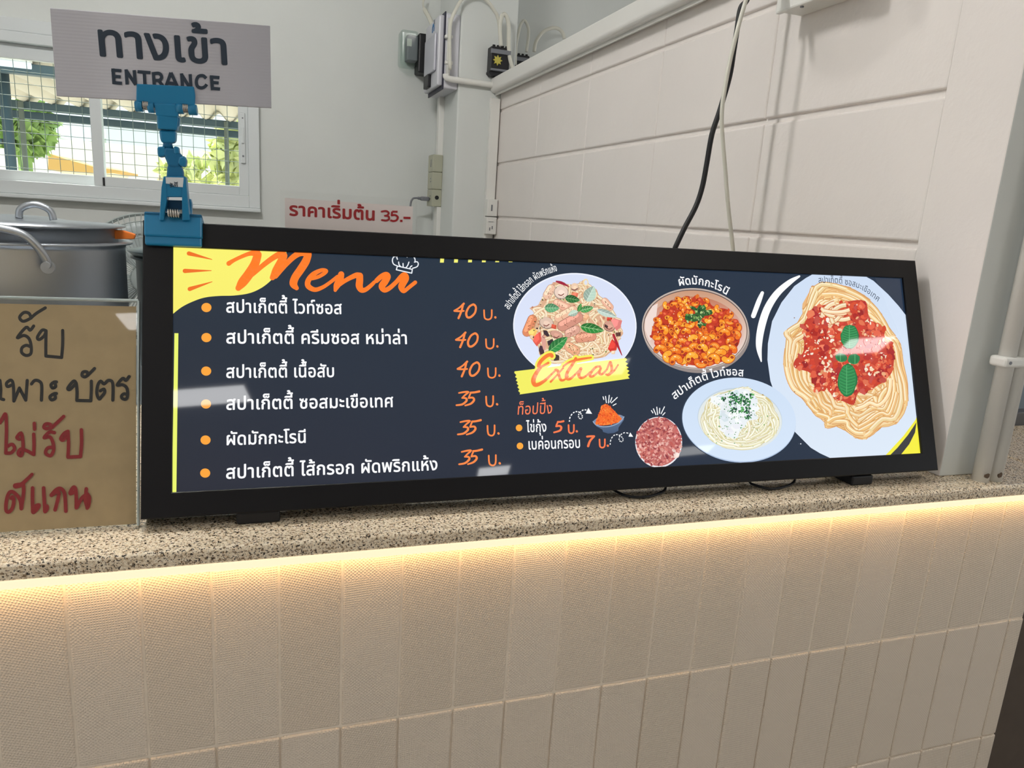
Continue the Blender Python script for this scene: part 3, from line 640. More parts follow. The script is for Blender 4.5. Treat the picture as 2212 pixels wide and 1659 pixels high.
_glyph = {}
def _loops(txt):
    """closed outlines of the built-in lettering, one list of points each"""
    c = bpy.data.curves.new('txt', 'FONT'); c.body = txt; c.resolution_u = 4; c.dimensions = '2D'; c.fill_mode = 'NONE'
    o = bpy.data.objects.new('txt', c)
    me = bpy.data.meshes.new_from_object(o)
    nb = {}
    keys = [tuple(e.vertices) for e in me.edges]
    for a, b in keys: nb.setdefault(a, []).append(b); nb.setdefault(b, []).append(a)
    seen = set(); L = []
    for st in list(nb):
        if st in seen: continue
        loop = [st]; seen.add(st); cur = st
        while True:
            n = [q for q in nb[cur] if q not in seen]
            if not n: break
            cur = n[0]; seen.add(cur); loop.append(cur)
        L.append([(me.vertices[i].co.x, me.vertices[i].co.y) for i in loop])
    bpy.data.objects.remove(o); bpy.data.curves.remove(c); bpy.data.meshes.remove(me)
    return [l for l in L if len(l) > 2]
UPPER = set('\u0e31\u0e34\u0e35\u0e36\u0e37\u0e47'); TONE = set('\u0e48\u0e49\u0e4a\u0e4b\u0e4c'); LOWER = set('\u0e38\u0e39'); TALL = set('\u0e1b\u0e1d\u0e1f')
def _pip(p, l):
    c = False; j = len(l) - 1
    for i in range(len(l)):
        if (l[i][1] > p[1]) != (l[j][1] > p[1]) and p[0] < (l[j][0] - l[i][0]) * (p[1] - l[i][1]) / (l[j][1] - l[i][1]) + l[i][0]: c = not c
        j = i
    return c
def _area(l): return 0.5 * sum(l[i - 1][0] * l[i][1] - l[i][0] * l[i - 1][1] for i in range(len(l)))
def _fill(L):
    V, F = [], []
    if not L: return V, F
    sg = _area(max(L, key=lambda l: abs(_area(l)))) > 0
    outer = [l for l in L if (_area(l) > 0) == sg]; holes = [l for l in L if (_area(l) > 0) != sg]
    for o in outer:
        g = [o] + [h for h in holes if all(_pip(p, o) for p in h)]
        tri = tessellate_polygon([[Vector((p[0], p[1], 0)) for p in l] for l in g]); b = len(V)
        for l in g: V += l
        F += [tuple(b + i for i in t) for t in tri]
    return V, F
def _span(txt):
    x = [p[0] for l in _loops(txt) for p in l]; return max(x) - min(x)
def glyph(ch, bold):
    k = (ch, bold)
    if k not in _glyph:
        V, F = _fill(_loops(ch)) if ch != ' ' else ([], [])
        if bold:
            V0, F0, V, F = V, F, [], []
            for dx, dy in ((0, 0), (1, 0), (-1, 0), (0, 1), (0, -1), (.7, .7), (-.7, .7), (.7, -.7), (-.7, -.7)):
                b = len(V); V += [(x + dx * bold, y + dy * bold) for x, y in V0]; F += [tuple(b + i for i in f) for f in F0]
        if ch in UPPER or ch in TONE or ch in LOWER: adv = 0.0
        else: adv = _span('\u0e01' + ch + '\u0e01') - _span('\u0e01\u0e01')
        _glyph[k] = (V, F, adv)
    return _glyph[k]
_xh = []
def layout(txt, bold):
    """[(V, F, x, y)] in units of consonant height"""
    if not _xh:
        _xh.append(max(p[1] for l in _loops('\u0e01') for p in l))
    k = 1 / _xh[0]; x = 0.0; out = []; prev = ''; base = ''; track = 0.03
    for ch in txt:
        V, F, adv = glyph(ch, bold); dx = dy = 0.0
        if ch in UPPER or ch in TONE:
            if base in TALL: dx = -0.10
            if ch in TONE: dy = 0.34 if prev in UPPER else 0.06
        else:
            if ch not in LOWER: base = ch
        out.append(([(v[0] * k, v[1] * k) for v in V], F, x + dx - (track if adv == 0 else 0), dy))
        x += adv * k + (track if adv > 0 else 0); prev = ch
    return out, x

class Print:
    DZ = 8.0e-7
    def __init__(s, plane, w0=0.0, sep=False):
        s.p = plane; s.V = []; s.F = []; s.C = []; s.w = w0; s.sep = sep     # sep: every overlapping piece of ink on its own thin layer
        if sep: s.DZ = 4.0e-6
    def step(s): s.w += s.DZ
    def raw(s, pts, faces, col, cols=None, lay=0):
        o = len(s.V)
        if s.sep: s.step()
        for i, q in enumerate(pts):
            s.V.append((q[0], q[1], s.w + (s.DZ * (i // lay) if s.sep and lay else 0.0))); s.C.append(cols[i] if cols else col)
        s.F += [tuple(o + i for i in f) for f in faces]
    def poly(s, px, rgb, c2=None):
        """filled outline given by photo points; c2 = colour at the lowest point for a printed blend"""
        pts = [s.p.uv(*q) for q in px]; tri = tessellate_polygon([[Vector((q.x, q.y, 0)) for q in pts]])
        a = lin(rgb); cols = None
        if c2:
            b = lin(c2); ys = [q.y for q in pts]; lo, hi = min(ys), max(ys)
            cols = [tuple(b[k] + (a[k] - b[k]) * (q.y - lo) / (hi - lo) for k in range(3)) for q in pts]
        s.step(); s.raw(pts, tri, a, cols)
    def ell(s, c, rx, ry, rgb, rot=0.0, n=40, c2=None, jit=0.0, rnd=None):
        pts = []
        for k in range(n):
            t = 2 * math.pi * k / n; f = 1 + (rnd.uniform(-jit, jit) if jit else 0)
            x, y = rx * f * math.cos(t), ry * f * math.sin(t); pts.append((c[0] + x * math.cos(rot) - y * math.sin(rot), c[1] + x * math.sin(rot) + y * math.cos(rot)))
        s.poly(pts, rgb, c2)
    def stroke(s, pts, w, rgb, smooth=5, caps=True, c2=None):
        """pts (x,y) or (x,y,width) in photo points"""
        P = [(q[0], q[1], q[2] if len(q) > 2 else w) for q in pts]
        if smooth: P = crom(P, smooth)
        s.step(); n = len(P); L = []; c = lin(rgb)
        for i in range(n):
            a = P[max(i - 1, 0)]; b = P[min(i + 1, n - 1)]; dx, dy = b[0] - a[0], b[1] - a[1]; q = math.hypot(dx, dy) or 1
            nx, ny = -dy / q * P[i][2] / 2, dx / q * P[i][2] / 2
            L.append(s.p.uv(P[i][0] + nx, P[i][1] + ny)); L.append(s.p.uv(P[i][0] - nx, P[i][1] - ny))
        s.raw(L, [(2 * i, 2 * i + 1, 2 * i + 3, 2 * i + 2) for i in range(n - 1)], c)
        if caps:
            idx = {0, n - 1} | (set(range(0, n, smooth)) if smooth else set(range(n)))
            for i in idx:
                r = P[i][2] / 2
                if r > 0.2: s.raw([s.p.uv(P[i][0] + r * math.cos(k * math.pi / 6), P[i][1] + r * math.sin(k * math.pi / 6)) for k in range(12)], [tuple(range(12))], c)
    def text(s, txt, base, hpx, rgb, bold=0.0, fit=True, shear=0.0, ysc=1.0):
        """lettering along a base line of photo points, hpx = consonant height in the photo"""
        U = [s.p.uv(*q) for q in (base if len(base) == 2 else [q for q in crom(base, 6)])]
        seg = [0.0]
        for a, b in zip(U, U[1:]): seg.append(seg[-1] + (b - a).length)
        m = base[len(base) // 2]; h = (s.p.uv(m[0], m[1]) - s.p.uv(m[0], m[1] - hpx)).length
        G, W = layout(txt, bold); sx = seg[-1] / W if fit else h; c = lin(rgb); s.step()
        for V, F, gx, gy in G:
            if not V: continue
            cx = (gx + sum(v[0] for v in V) / len(V)) * sx; cx = min(max(cx, 0), seg[-1])
            i = max(k for k in range(len(seg) - 1) if seg[k] <= cx + 1e-9)
            d = (U[i + 1] - U[i]).normalized(); nn = Vector((-d.y, d.x)); o = U[i] + d * (cx - seg[i])
            pts = []
            for vx, vy in V:
                ly = (vy + gy) * h * ysc; lx = (gx + vx) * sx - cx + shear * ly; q = o + d * lx + nn * ly; pts.append(q)
            s.raw(pts, F, c, lay=len(V) // (9 if bold else 1))
            if s.sep: s.w += 9 * s.DZ
    def build(s, name, m, parent):
        me = bpy.data.meshes.new(name); M = s.p.M()
        me.from_pydata([M @ Vector(v) for v in s.V], [], s.F)
        me.validate()
        # faces all look the way the panel faces
        b = bmesh.new(); b.from_mesh(me); b.normal_update()
        fl = [f for f in b.faces if f.normal.dot(s.p.n) < 0]; bmesh.ops.reverse_faces(b, faces=fl); b.to_mesh(me); b.free()
        a = me.color_attributes.new('Col', 'FLOAT_COLOR', 'POINT')
        for i, c in enumerate(s.C): a.data[i].color = (*c, 1)
        return link(name, me, m, parent)

def Rg(x0, y0, k):
    return lambda *pts: [(x0 + q[0] * k, y0 + q[1] * k) + ((q[2] * k,) if len(q) > 2 else ()) for q in pts]

def diffuse_print(name, rough=0.6):
    m, N, L = nodes(name); b = N['Principled BSDF']; a = N.new('ShaderNodeVertexColor'); a.layer_name = 'Col'
    L.new(a.outputs[0], b.inputs['Base Color']); b.inputs['Roughness'].default_value = rough; return m
M_ink = diffuse_print('printed_ink')

# ------------------------------------------------------------------ kraft notice in a clear stand
PN = Plane((0.0545, 0.0430, ZT + 0.0015), (0.99995, -0.0100, 0.0), (0.012, 0.288, 0.957))
tl = PN.uv(306, 651); NH = tl.y
t = thing('notice_stand', 'clear acrylic stand holding the brown paper notice at left', 'sign stand', PN.O)
bm = BM(); PN.box(bm, -0.235, 0.0, 0.0, NH, 0.0006, 0.0030, 0.0008); link('front_sheet', bm, M_acryl, t)
bm = BM(); PN.box(bm, -0.235, 0.0, 0.0, NH, -0.0042, -0.0022, 0.0006); link('back_sheet', bm, M_acryl, t)
M_edge = mat('acrylic_edge_highlight', (216, 228, 226), 0.12, trans=0.35, ior=1.49)  # pale colour stands in for the bright highlight on the acrylic edges
bm = BM(); PN.box(bm, -0.235, 0.0005, NH - 0.0006, NH + 0.0016, -0.0042, 0.0032, 0.0006); link('edge_highlight', bm, M_edge, t)
bm = BM(); PN.box(bm, -0.0005, 0.0012, 0.0, NH, -0.0042, 0.0032, 0.0004); link('edge_highlight', bm, M_edge, t)
bm = BM(); quadbox(bm, PN.O.x - 0.235, PN.O.x, PN.O.y + 0.004, PN.O.y + 0.07, ZT + 0.0001, ZT + 0.0022); link('foot', bm, M_acryl, t)
a = PN.uv(305.7, 662); b = PN.uv(293.5, 1135)
pw = b.x; ph = a.y
sh = thing('paper_notice', 'brown kraft paper notice with black and red handwriting', 'notice', PN.O)
bm = BM(); PN.box(bm, -0.232, pw, 0.0015, ph, -0.0014, -0.0008); link('sheet', bm, M_kraft, sh)
PNI = PN.shifted(-0.00078); K = Rg(0, 640, 480 / 1531)
pr = Print(PNI, 0.0, True); ink = (42, 40, 40); wn = 22 * 480 / 1531
for st in ([(215, 150), (200, 118), (165, 112), (135, 145), (158, 172), (203, 156), (250, 118), (312, 80)],
           [(232, 205), (207, 234), (180, 214), (120, 285), (165, 270), (200, 292), (215, 345), (212, 395), (180, 408), (150, 388), (152, 355), (182, 338), (214, 350)],
           [(318, 238), (290, 234), (258, 282), (272, 298), (305, 272), (318, 240)], [(318, 240), (316, 330), (316, 410)], [(316, 412), (425, 422)], [(425, 422), (432, 330), (432, 236)],
           [(0, 580), (6, 640), (4, 700), (26, 712)],
           [(80, 612), (52, 622), (46, 598), (76, 578), (92, 610), (96, 722)], [(96, 722), (134, 632)], [(134, 632), (178, 716)], [(178, 716), (184, 640), (188, 580)],
           [(218, 604), (240, 580), (270, 585), (288, 615), (286, 716)],
           [(390, 590), (372, 592), (352, 610), (362, 632), (384, 622), (378, 596)], [(390, 670), (372, 672), (345, 692), (356, 714), (382, 702), (376, 676)],
           [(526, 600), (508, 584), (468, 632), (482, 642), (520, 606)], [(526, 600), (532, 660), (530, 716)], [(530, 718), (626, 720)], [(626, 720), (630, 650), (630, 585)],
           [(606, 545), (600, 522), (574, 522), (566, 545), (586, 556), (610, 540), (652, 498)],
           [(692, 652), (716, 640), (722, 662), (700, 692), (684, 708), (668, 670), (674, 615), (694, 585), (718, 604), (746, 580), (774, 590), (780, 640), (778, 716)],
           [(890, 553), (868, 580), (846, 566), (808, 612), (845, 610), (874, 632), (880, 680), (870, 708), (846, 706), (838, 688), (856, 672), (880, 680)]):
    pr.stroke(K(*st), wn, ink)
red = (152, 30, 36)
for st in ([(2, 872), (20, 838), (40, 812), (46, 900), (44, 1010), (42, 1078)], [(42, 1080), (78, 1078), (102, 1048), (84, 1020), (52, 1034)],
           [(134, 985), (118, 972), (146, 942), (158, 985), (160, 1050), (148, 1098), (126, 1082), (146, 1052), (190, 1066), (234, 1090)], [(234, 1090), (236, 1020), (234, 950)], [(238, 876), (240, 916)],
           [(352, 905), (322, 912), (304, 902), (318, 880), (350, 884), (352, 908), (396, 870), (440, 828)],
           [(376, 940), (342, 936), (306, 974), (342, 968), (364, 1000), (372, 1056), (350, 1098), (316, 1080), (330, 1046), (368, 1040)],
           [(470, 930), (444, 944), (420, 980), (438, 990), (466, 952)], [(470, 930), (474, 1020), (470, 1106)], [(470, 1108), (556, 1104)], [(556, 1104), (564, 1010), (562, 920)]):
    pr.stroke(K(*st), wn * 1.08, red)
K2 = Rg(0, 1000, 240 / 1270)
for st in ([(132, 402), (150, 388), (162, 440), (142, 520), (100, 560), (72, 530), (80, 420), (108, 342), (150, 330), (205, 378), (238, 440), (246, 520)], [(270, 240), (274, 330), (260, 440), (248, 522)], [(182, 262, 62), (220, 254, 60), (256, 238, 46), (320, 180, 40), (370, 130, 38)],
           [(377, 285), (375, 400), (378, 520), (385, 565), (430, 522), (450, 480), (408, 492), (384, 522)], [(502, 285), (508, 400), (515, 500), (518, 555), (542, 522), (538, 492), (514, 502)],
           [(590, 366), (640, 310), (690, 290), (735, 330), (750, 420), (756, 550)], [(590, 370), (650, 335), (678, 342), (664, 420), (634, 535)],
           [(850, 332), (808, 350), (814, 318), (846, 276), (868, 302), (876, 400), (876, 510)], [(880, 510), (938, 402), (990, 362)], [(990, 295), (986, 380), (1000, 515)], [(1000, 352), (1026, 402), (1006, 508), (976, 420)]):
    pr.stroke(K2(*[q if len(q) > 2 else (q[0], q[1], 42) for q in st]), 0, red)
pr.build('handwriting', M_ink, sh)

# ------------------------------------------------------------------ price card standing behind the board
_c = Y(604, 411, 0.176); PC = Plane((_c.x - 0.0, 0.166, ZT + 0.0022), (0.998, -0.03, 0.0), (_c.x - _c.x, 0.010, _c.z - ZT))
cw = PC.uv(901, 433).x; ch = PC.uv(604, 411).y
t = thing('price_card', 'laminated white price card with red lettering behind the menu board', 'price card', PC.O)
bm = BM(); PC.box(bm, 0.0050, cw - 0.0045, 0.006, ch - 0.0075, -0.0004, 0.0, mi=0); link('card', bm, mat('white_card', (246, 234, 230), 0.7), t)
bm = BM(); PC.box(bm, 0, cw, 0, ch, -0.0008, 0.0006, 0.0); link('laminate', bm, M_lam, t)
bm = BM(); quadbox(bm, PC.O.x + 0.02, PC.O.x + cw - 0.02, 0.168, 0.22, ZT + 0.0002, ZT + 0.0020); link('stand', bm, M_acryl, t)
pr = Print(PC.shifted(0.00004), 0.0, True); pr.text('\u0e23\u0e32\u0e04\u0e32\u0e40\u0e23\u0e34\u0e48\u0e21\u0e15\u0e49\u0e19', [(624.5, 465), (812, 476)], 20.5, (176, 24, 32), 0.030)
KC = Rg(580, 390, 360 / 2212); red = (176, 24, 32)
for st in ([(1503, 412), (1560, 405), (1595, 430), (1575, 462), (1545, 468)], [(1545, 468), (1590, 475), (1600, 510), (1565, 530), (1505, 525)], [(1712, 415), (1640, 412)], [(1640, 412), (1635, 462)], [(1635, 462), (1680, 458), (1715, 485), (1700, 525), (1660, 537), (1625, 530)]):
    pr.stroke(KC(*st), 26 * 360 / 2212, red, 4 if len(st) > 2 else 0, caps=len(st) > 2)
pr.poly(KC((1745, 520), (1778, 521), (1778, 551), (1745, 549)), red); pr.poly(KC((1790, 480), (1884, 483), (1884, 512), (1790, 508)), red)
pr.build('lettering', M_ink, t)

# ------------------------------------------------------------------ entrance sign and the blue clip that holds it
PS = Plane(Y(122, 207, 0.130), (0.9963, -0.0756, 0.012), (0.0, 0.0245, 0.9997))
sw_, sh_ = 0.1862, 0.0745
es = thing('entrance_sign', 'white corrugated plastic entrance sign held up in the blue clip', 'sign', PS.O)
M_corr = mat('corrugated_plastic', (196, 194, 201), 0.35)
bm = BM(); N_ = 78
q = [PS.uv(122, 207), PS.uv(586, 233), PS.uv(583, 56), PS.uv(108, 17)]
def lerp2(u, v):
    a = q[0] * (1 - u) + q[1] * u; b = q[3] * (1 - u) + q[2] * u; return a * (1 - v) + b * v
Mx = PS.M(); fr = []; bk = []
for j in range(N_ + 1):
    v = j / N_; w = 0.00010 * math.cos(2 * math.pi * v * 26)
    fr.append([bm.verts.new(Mx @ Vector((*lerp2(u, v), 0.0 + w))) for u in (0, 1)]); bk.append([bm.verts.new(Mx @ Vector((*lerp2(u, v), -0.003 - w))) for u in (0, 1)])
for j in range(N_):
    bm.faces.new((fr[j][0], fr[j][1], fr[j + 1][1], fr[j + 1][0])).smooth = True; bm.faces.new((bk[j][0], bk[j + 1][0], bk[j + 1][1], bk[j][1])).smooth = True
    for s_ in (0, 1): bm.faces.new((fr[j][s_], fr[j + 1][s_], bk[j + 1][s_], bk[j][s_]) if s_ == 0 else (fr[j][1], bk[j][1], bk[j + 1][1], fr[j + 1][1]))
bm.faces.new((fr[0][0], bk[0][0], bk[0][1], fr[0][1])); bm.faces.new((fr[-1][0], fr[-1][1], bk[-1][1], bk[-1][0]))
link('panel', bm, M_corr, es)
pr = Print(PS.shifted(0.00025), 0.0, True); navy = (38, 52, 68)
pr.text('\u0e17\u0e32\u0e07\u0e40\u0e02\u0e49\u0e32', [(209, 119.5), (499, 139.5)], 53, navy, 0.022)
KS = Rg(0, 0, 620 / 2212); lw = 25
def letters(P, L):
    for st in L: P.stroke(KS(*st), lw * 620 / 2212, navy, 6 if len(st) > 3 else 0, caps=False)
letters(pr, [[(870, 528), (878, 648)], [(858, 540), (935, 546)], [(866, 588), (930, 593)], [(872, 637), (940, 643)],
             [(972, 535), (980, 652)], [(970, 540), (1046, 654)], [(1034, 541), (1044, 656)],
             [(1060, 553), (1160, 561)], [(1112, 558), (1118, 660)],
             [(1182, 556), (1190, 668)], [(1182, 568), (1225, 566), (1246, 590), (1232, 617), (1190, 620)], [(1222, 618), (1262, 672)],
             [(1318, 560), (1276, 676)], [(1318, 560), (1374, 682)], [(1294, 640), (1352, 645)],
             [(1400, 566), (1408, 684)], [(1398, 572), (1470, 686)], [(1466, 572), (1474, 690)],
             [(1590, 605), (1565, 584), (1530, 590), (1514, 625), (1522, 664), (1552, 678), (1580, 668), (1594, 650)],
             [(1630, 582), (1638, 695)], [(1618, 593), (1692, 599)], [(1626, 636), (1686, 640)], [(1630, 681), (1697, 687)]])
pr.build('lettering', M_ink, es)

B0 = Plane((0.0586, 0.0297, 1.107), (0.9999, -0.0150, 0.0035), (0.0035, 0.3438, 0.9390))   # face of the menu board
BWID, BHEI = 0.9615, 0.2875
cl = thing('sign_clip', 'blue plastic swivel clip clamped on the menu board corner', 'clip', B0.O + B0.y * BHEI)
# clamp block round the top-left edge of the board
f0, f1 = B0.shifted(0.006), None
ua, ub = B0.shifted(.008).uv(311, 471).x, B0.shifted(.008).uv(436.5, 500).x; va = B0.shifted(.008).uv(400, 530).y; vb = BHEI + 0.006
bm = BM(); B0.box(bm, ua, ub, va + 0.008, vb, 0.0008, 0.0085, 0.0016); B0.box(bm, ua + 0.0005, ub - 0.0005, va, va + 0.010, 0.0008, 0.0062, 0.0016); B0.box(bm, ua, ub, BHEI + 0.0006, vb, -0.032, 0.0085, 0.0016); link('clamp_jaw', bm, M_blue, cl)
bm = BM(); B0.box(bm, ua, ub, va + 0.01, vb, -0.0405, -0.0345, 0.0016); link('clamp_jaw', bm, M_blue, cl)
yc = 0.120
def pz(*p): return [(Y(a, b, yc).x, Y(a, b, yc).z) for a, b in p]
# lever with its window
bm = BM()
prism(bm, pz((345, 476), (350, 405), (354, 381), (359, 381), (362, 425), (355, 476)), 0.018, o=yc - 0.004, bev=0.0010)
prism(bm, pz((394, 476), (394, 425), (397, 381), (402, 382), (411, 476)), 0.018, o=yc - 0.004, bev=0.0010)
prism(bm, pz((352, 426), (355, 381), (401, 381), (404, 426)), 0.016, o=yc - 0.003, bev=0.0012)
prism(bm, pz((404, 430), (409, 429), (412, 440), (411, 478), (402, 478)), 0.012, o=yc + 0.012, bev=0.001)
link('lever', bm, M_blue, cl)
bm = BM(); prism(bm, pz((356, 432), (394, 433), (394, 452), (358, 458)), 0.004, o=yc + 0.010); link('inner_leaf', bm, M_blue2, cl)
def coil(name, px, py, ww, rr, yq, parent):
    c = Y(px, py, yq); bm = BM(); pts = []
    for k in range(81):
        a = 2 * math.pi * k / 16; pts.append((c.x - ww / 2 + ww * k / 80, c.y + rr * math.cos(a), c.z + rr * math.sin(a)))
    tube(bm, pts, ww / 10.5, 6); tube(bm, [(c.x - ww / 2, c.y, c.z), (c.x + ww / 2, c.y, c.z)], rr * 0.8, 14); return link(name, bm, M_chrome, parent)
coil('spring', 375, 461, 0.0105, 0.0042, yc - 0.002, cl)
M_stk = mat('sticker', (224, 228, 230), 0.5)
bm = BM(); prism(bm, pz((355, 383), (401, 384), (399, 405), (378, 403), (372, 398), (354, 396)), 0.0004, o=yc - 0.0036); sk = link('sticker', bm, M_stk, cl)
PK = Plane((0, yc - 0.0037, 0), (1, 0, 0), (0, 0, 1)); pr = Print(PK, 0.0001); ki = Rg(300, 150, 320 / 1659)
for st in ([(395, 1262), (435, 1282)], [(435, 1262), (395, 1282)], [(395, 1292), (432, 1292)], [(395, 1292), (395, 1318)], [(412, 1292), (412, 1316)], [(432, 1292), (430, 1318)], [(346, 1272), (380, 1284)], [(380, 1284), (346, 1296)], [(346, 1296), (380, 1308)], [(380, 1308), (350, 1318)]):
    pr.stroke(ki(*st), 1.7, (40, 55, 70), 0, caps=False)
pr.build('printed_marks', M_ink, sk)
# arm, swivel joints and head
bm = BM(); prism(bm, pz((359, 384), (361, 360), (366, 350), (386, 350), (395, 368), (396, 386)), 0.012, o=yc, bev=0.0015); prism(bm, pz((352, 330), (356, 318), (386, 322), (388, 338), (396, 350), (384, 362), (364, 360)), 0.013, o=yc - 0.001, bev=0.002); link('lower_arm', bm, M_blue2, cl)
bm = BM(); a = Y(352, 328, yc + 0.006); prism(bm, pz((339.5, 317), (356, 316), (358, 337), (343, 340), (340, 334)), 0.014, o=yc - 0.001, bev=0.0016); link('wing_nut', bm, M_blue, cl)
bm = BM(); prism(bm, pz((386, 340), (398, 336), (403.5, 346), (402, 360), (391, 360), (384, 352)), 0.013, o=yc - 0.002, bev=0.0016); prism(bm, pz((375, 316), (386, 317), (388, 332), (376, 334)), 0.012, o=yc - 0.002, bev=0.0014); link('wing_nut', bm, M_blue, cl)
bm = BM(); p0 = Y(363, 322, yc + .006); p1 = Y(362, 300, yc + .006); tube(bm, [p0, (p0 + p1) / 2, p1], [0.0052, 0.0040, 0.0058], 14); link('ball_joint', bm, M_blue2, cl)
bm = BM(); prism(bm, pz((343, 280), (380, 282), (379, 306), (372, 309), (350, 308), (346, 303)), 0.013, o=yc, bev=0.0018); link('socket', bm, M_blue, cl)
bm = BM(); prism(bm, pz((338.5, 246), (386, 249), (385, 262), (383, 282), (341, 279)), 0.015, o=yc - 0.003, bev=0.0015); prism(bm, pz((384, 252), (388, 254), (386, 270), (383, 276)), 0.01, o=yc + 0.002, bev=0.0008); link('neck', bm, M_blue, cl)
PHd = PS.shifted(0.0034); Mh = PHd.M()
def hq(*p): return [tuple(PHd.uv(a, b)) for a, b in p]
def headprism(bm, pts, d, w0, bev=0.001):
    before = set(bm.verts); prism(bm, [(a, b) for a, b in pts], d, o=0, bev=bev)
    nv = [v for v in bm.verts if v not in before]
    for v in nv: x, y_, z = v.co; v.co = Mh @ Vector((x, z, w0 - y_))
bm = BM()
headprism(bm, hq((295, 181), (419, 187), (422, 206), (421, 228), (334, 233), (294, 222)), 0.0030, 0.0012, 0.0010)
headprism(bm, hq((334, 224), (386, 226), (386, 254), (338, 251)), 0.0050, 0.003, 0.001)
link('jaw_plate', bm, M_blue, cl)
bm = BM(); Q = PS.shifted(-0.0034); Mh = Q.M(); PHd = Q
headprism(bm, hq((295, 183), (421, 189), (421, 226), (294, 220)), 0.0028, -0.0004, 0.001); link('jaw_plate', bm, M_blue, cl)
PHd = PS.shifted(0.0034)
for xa, xb, ya in ((293.5, 309, 230), (321, 334, 232.5), (382, 397, 235), (408, 426, 237.5)):
    bm = BM(); P_ = PS.shifted(0.002); m_ = P_.M(); a = P_.uv(xa, ya); b = P_.uv(xb, ya + .6)
    tube(bm, [m_ @ Vector((a.x, a.y, 0.001)), m_ @ Vector((b.x, b.y, 0.001))], 0.0048, 18); link('hinge_barrel', bm, M_blue, cl)
for px_, py_ in ((315, 228), (401, 234)): coil('spring', px_, py_, 0.0050, 0.0038, PS.shifted(0.004).O.y - 0.0756 * (Y(px_, py_, .13).x - PS.O.x), cl)
# ------------------------------------------------------------------ the digital menu board
mb = thing('menu_board', 'long black framed digital menu board leaning back on the granite', 'menu board', M=B0.M())
SU0, SU1, SV0, SV1 = 0.0268, 0.9368, 0.0238, 0.2622
bm = BM(); Mb = B0.M(); D = -0.034
def ring(u0, u1, v0, v1, w): return [bm.verts.new(Mb @ Vector(p)) for p in ((u0, v0, w), (u1, v0, w), (u1, v1, w), (u0, v1, w))]
e = 0.0012
RR = [ring(0, BWID, 0, BHEI, D), ring(0, BWID, 0, BHEI, -e), ring(e, BWID - e, e, BHEI - e, 0), ring(SU0 - .0008, SU1 + .0008, SV0 - .0008, SV1 + .0008, 0), ring(SU0, SU1, SV0, SV1, -0.0008), ring(SU0, SU1, SV0, SV1, -0.0035)]
bm.faces.new(RR[0][::-1])
for a, b in zip(RR[:-1], RR[1:]):
    for k in range(4): bm.faces.new((a[k], a[(k + 1) % 4], b[(k + 1) % 4], b[k]))
bmesh.ops.recalc_face_normals(bm, faces=bm.faces)
link('frame', bm, M_frame, mb)
for px0, px1 in ((510, 605), (1846, 1892)):
    u0, u1 = B0.uv(px0, 1105 if px0 < 1000 else 1025).x, B0.uv(px1, 1105 if px0 < 1000 else 1025).x
    bm = BM(); x0, x1 = B0.O.x + u0, B0.O.x + u1; y0 = B0.O.y - 0.015 * u0
    quadbox(bm, x0, x1, y0 + 0.002, y0 + 0.075, ZT + 0.0003, ZT + 0.0128, 0.002); link('foot', bm, M_black, mb)
bm = BM(); a = Vector((0.45, 0.125, 1.24)); tube(bm, [a, Vector((0.45, 0.235, ZT + 0.007))], 0.006, 8); link('prop_leg', bm, M_black, mb)
bm = BM(); tube(bm, [Vector((0.62, 0.122, 1.24)), Vector((0.62, 0.235, ZT + 0.007))], 0.006, 8); link('prop_leg', bm, M_black, mb)

BS = B0.shifted(-0.0034)
M_scr = print_mat('lit_panel')
pr = Print(BS)
def grid(u0, u1, v0, v1, f, nx=24, ny=8):
    o = len(pr.V)
    for j in range(ny + 1):
        for i in range(nx + 1):
            u = u0 + (u1 - u0) * i / nx; v = v0 + (v1 - v0) * j / ny; pr.V.append((u, v, 0.0)); pr.C.append(f(i / nx, j / ny))
    for j in range(ny):
        for i in range(nx): pr.F.append((o + j * (nx + 1) + i, o + j * (nx + 1) + i + 1, o + (j + 1) * (nx + 1) + i + 1, o + (j + 1) * (nx + 1) + i))
ca, cb, cc = lin((30, 45, 60)), lin((28, 46, 68)), lin((38, 41, 53))
grid(SU0, SU1, SV0, SV1, lambda x, y: tuple((cc[k] * (1 - y) + ca[k] * y) * (1 - x) + cb[k] * x for k in range(3)))
screen = pr.build('screen', M_scr, mb)
def layer(w): return Print(BS, w)
WHITE, ORG, YEL = (252, 253, 255), (255, 122, 38), (250, 240, 106)

# yellow corner, rays, bar and bullets
r6 = Rg(360, 520, 400 / 2212); r7 = Rg(740, 520, 400 / 2212); r8 = Rg(360, 800, 400 / 2212); rZ = Rg(360, 520, 750 / 2212)
pr = layer(0.00004)
cur = crom([(1440, 200), (1345, 350), (1250, 470), (1130, 565), (985, 628), (800, 655), (620, 660), (450, 680), (300, 732), (170, 800), (40, 905)], 5)
pr.poly(r6((20, 10), (1425, 60), (1427, 120), *cur, (20, 930)), (250, 243, 112), (248, 238, 110))
for a, b in (((265, 152, 50), (540, 224, 8)), ((217, 361, 52), (533, 357, 8)), ((275, 577, 50), (543, 490, 8))): pr.stroke(r6(a, b), 0, (240, 112, 34), 0)
pr.build('yellow_corner', M_scr, screen)
pr = layer(0.00006)
pr.poly([(376.8, 719.8), (385.4, 719.8), (381.0, 1064), (371.6, 1064.5)], (236, 246, 110)); pr.build('yellow_bar', M_scr, screen)
pr = layer(0.00006)
for c in ((445.9, 664.3), (445.9, 729.2), (445.4, 801.6), (445, 872.7), (444, 950.5), (443.2, 1021.9)):
    pr = layer(0.00006); pr.ell(c, 10.9, 9.9, (255, 166, 58)); pr.build('bullet_dot', M_scr, screen)

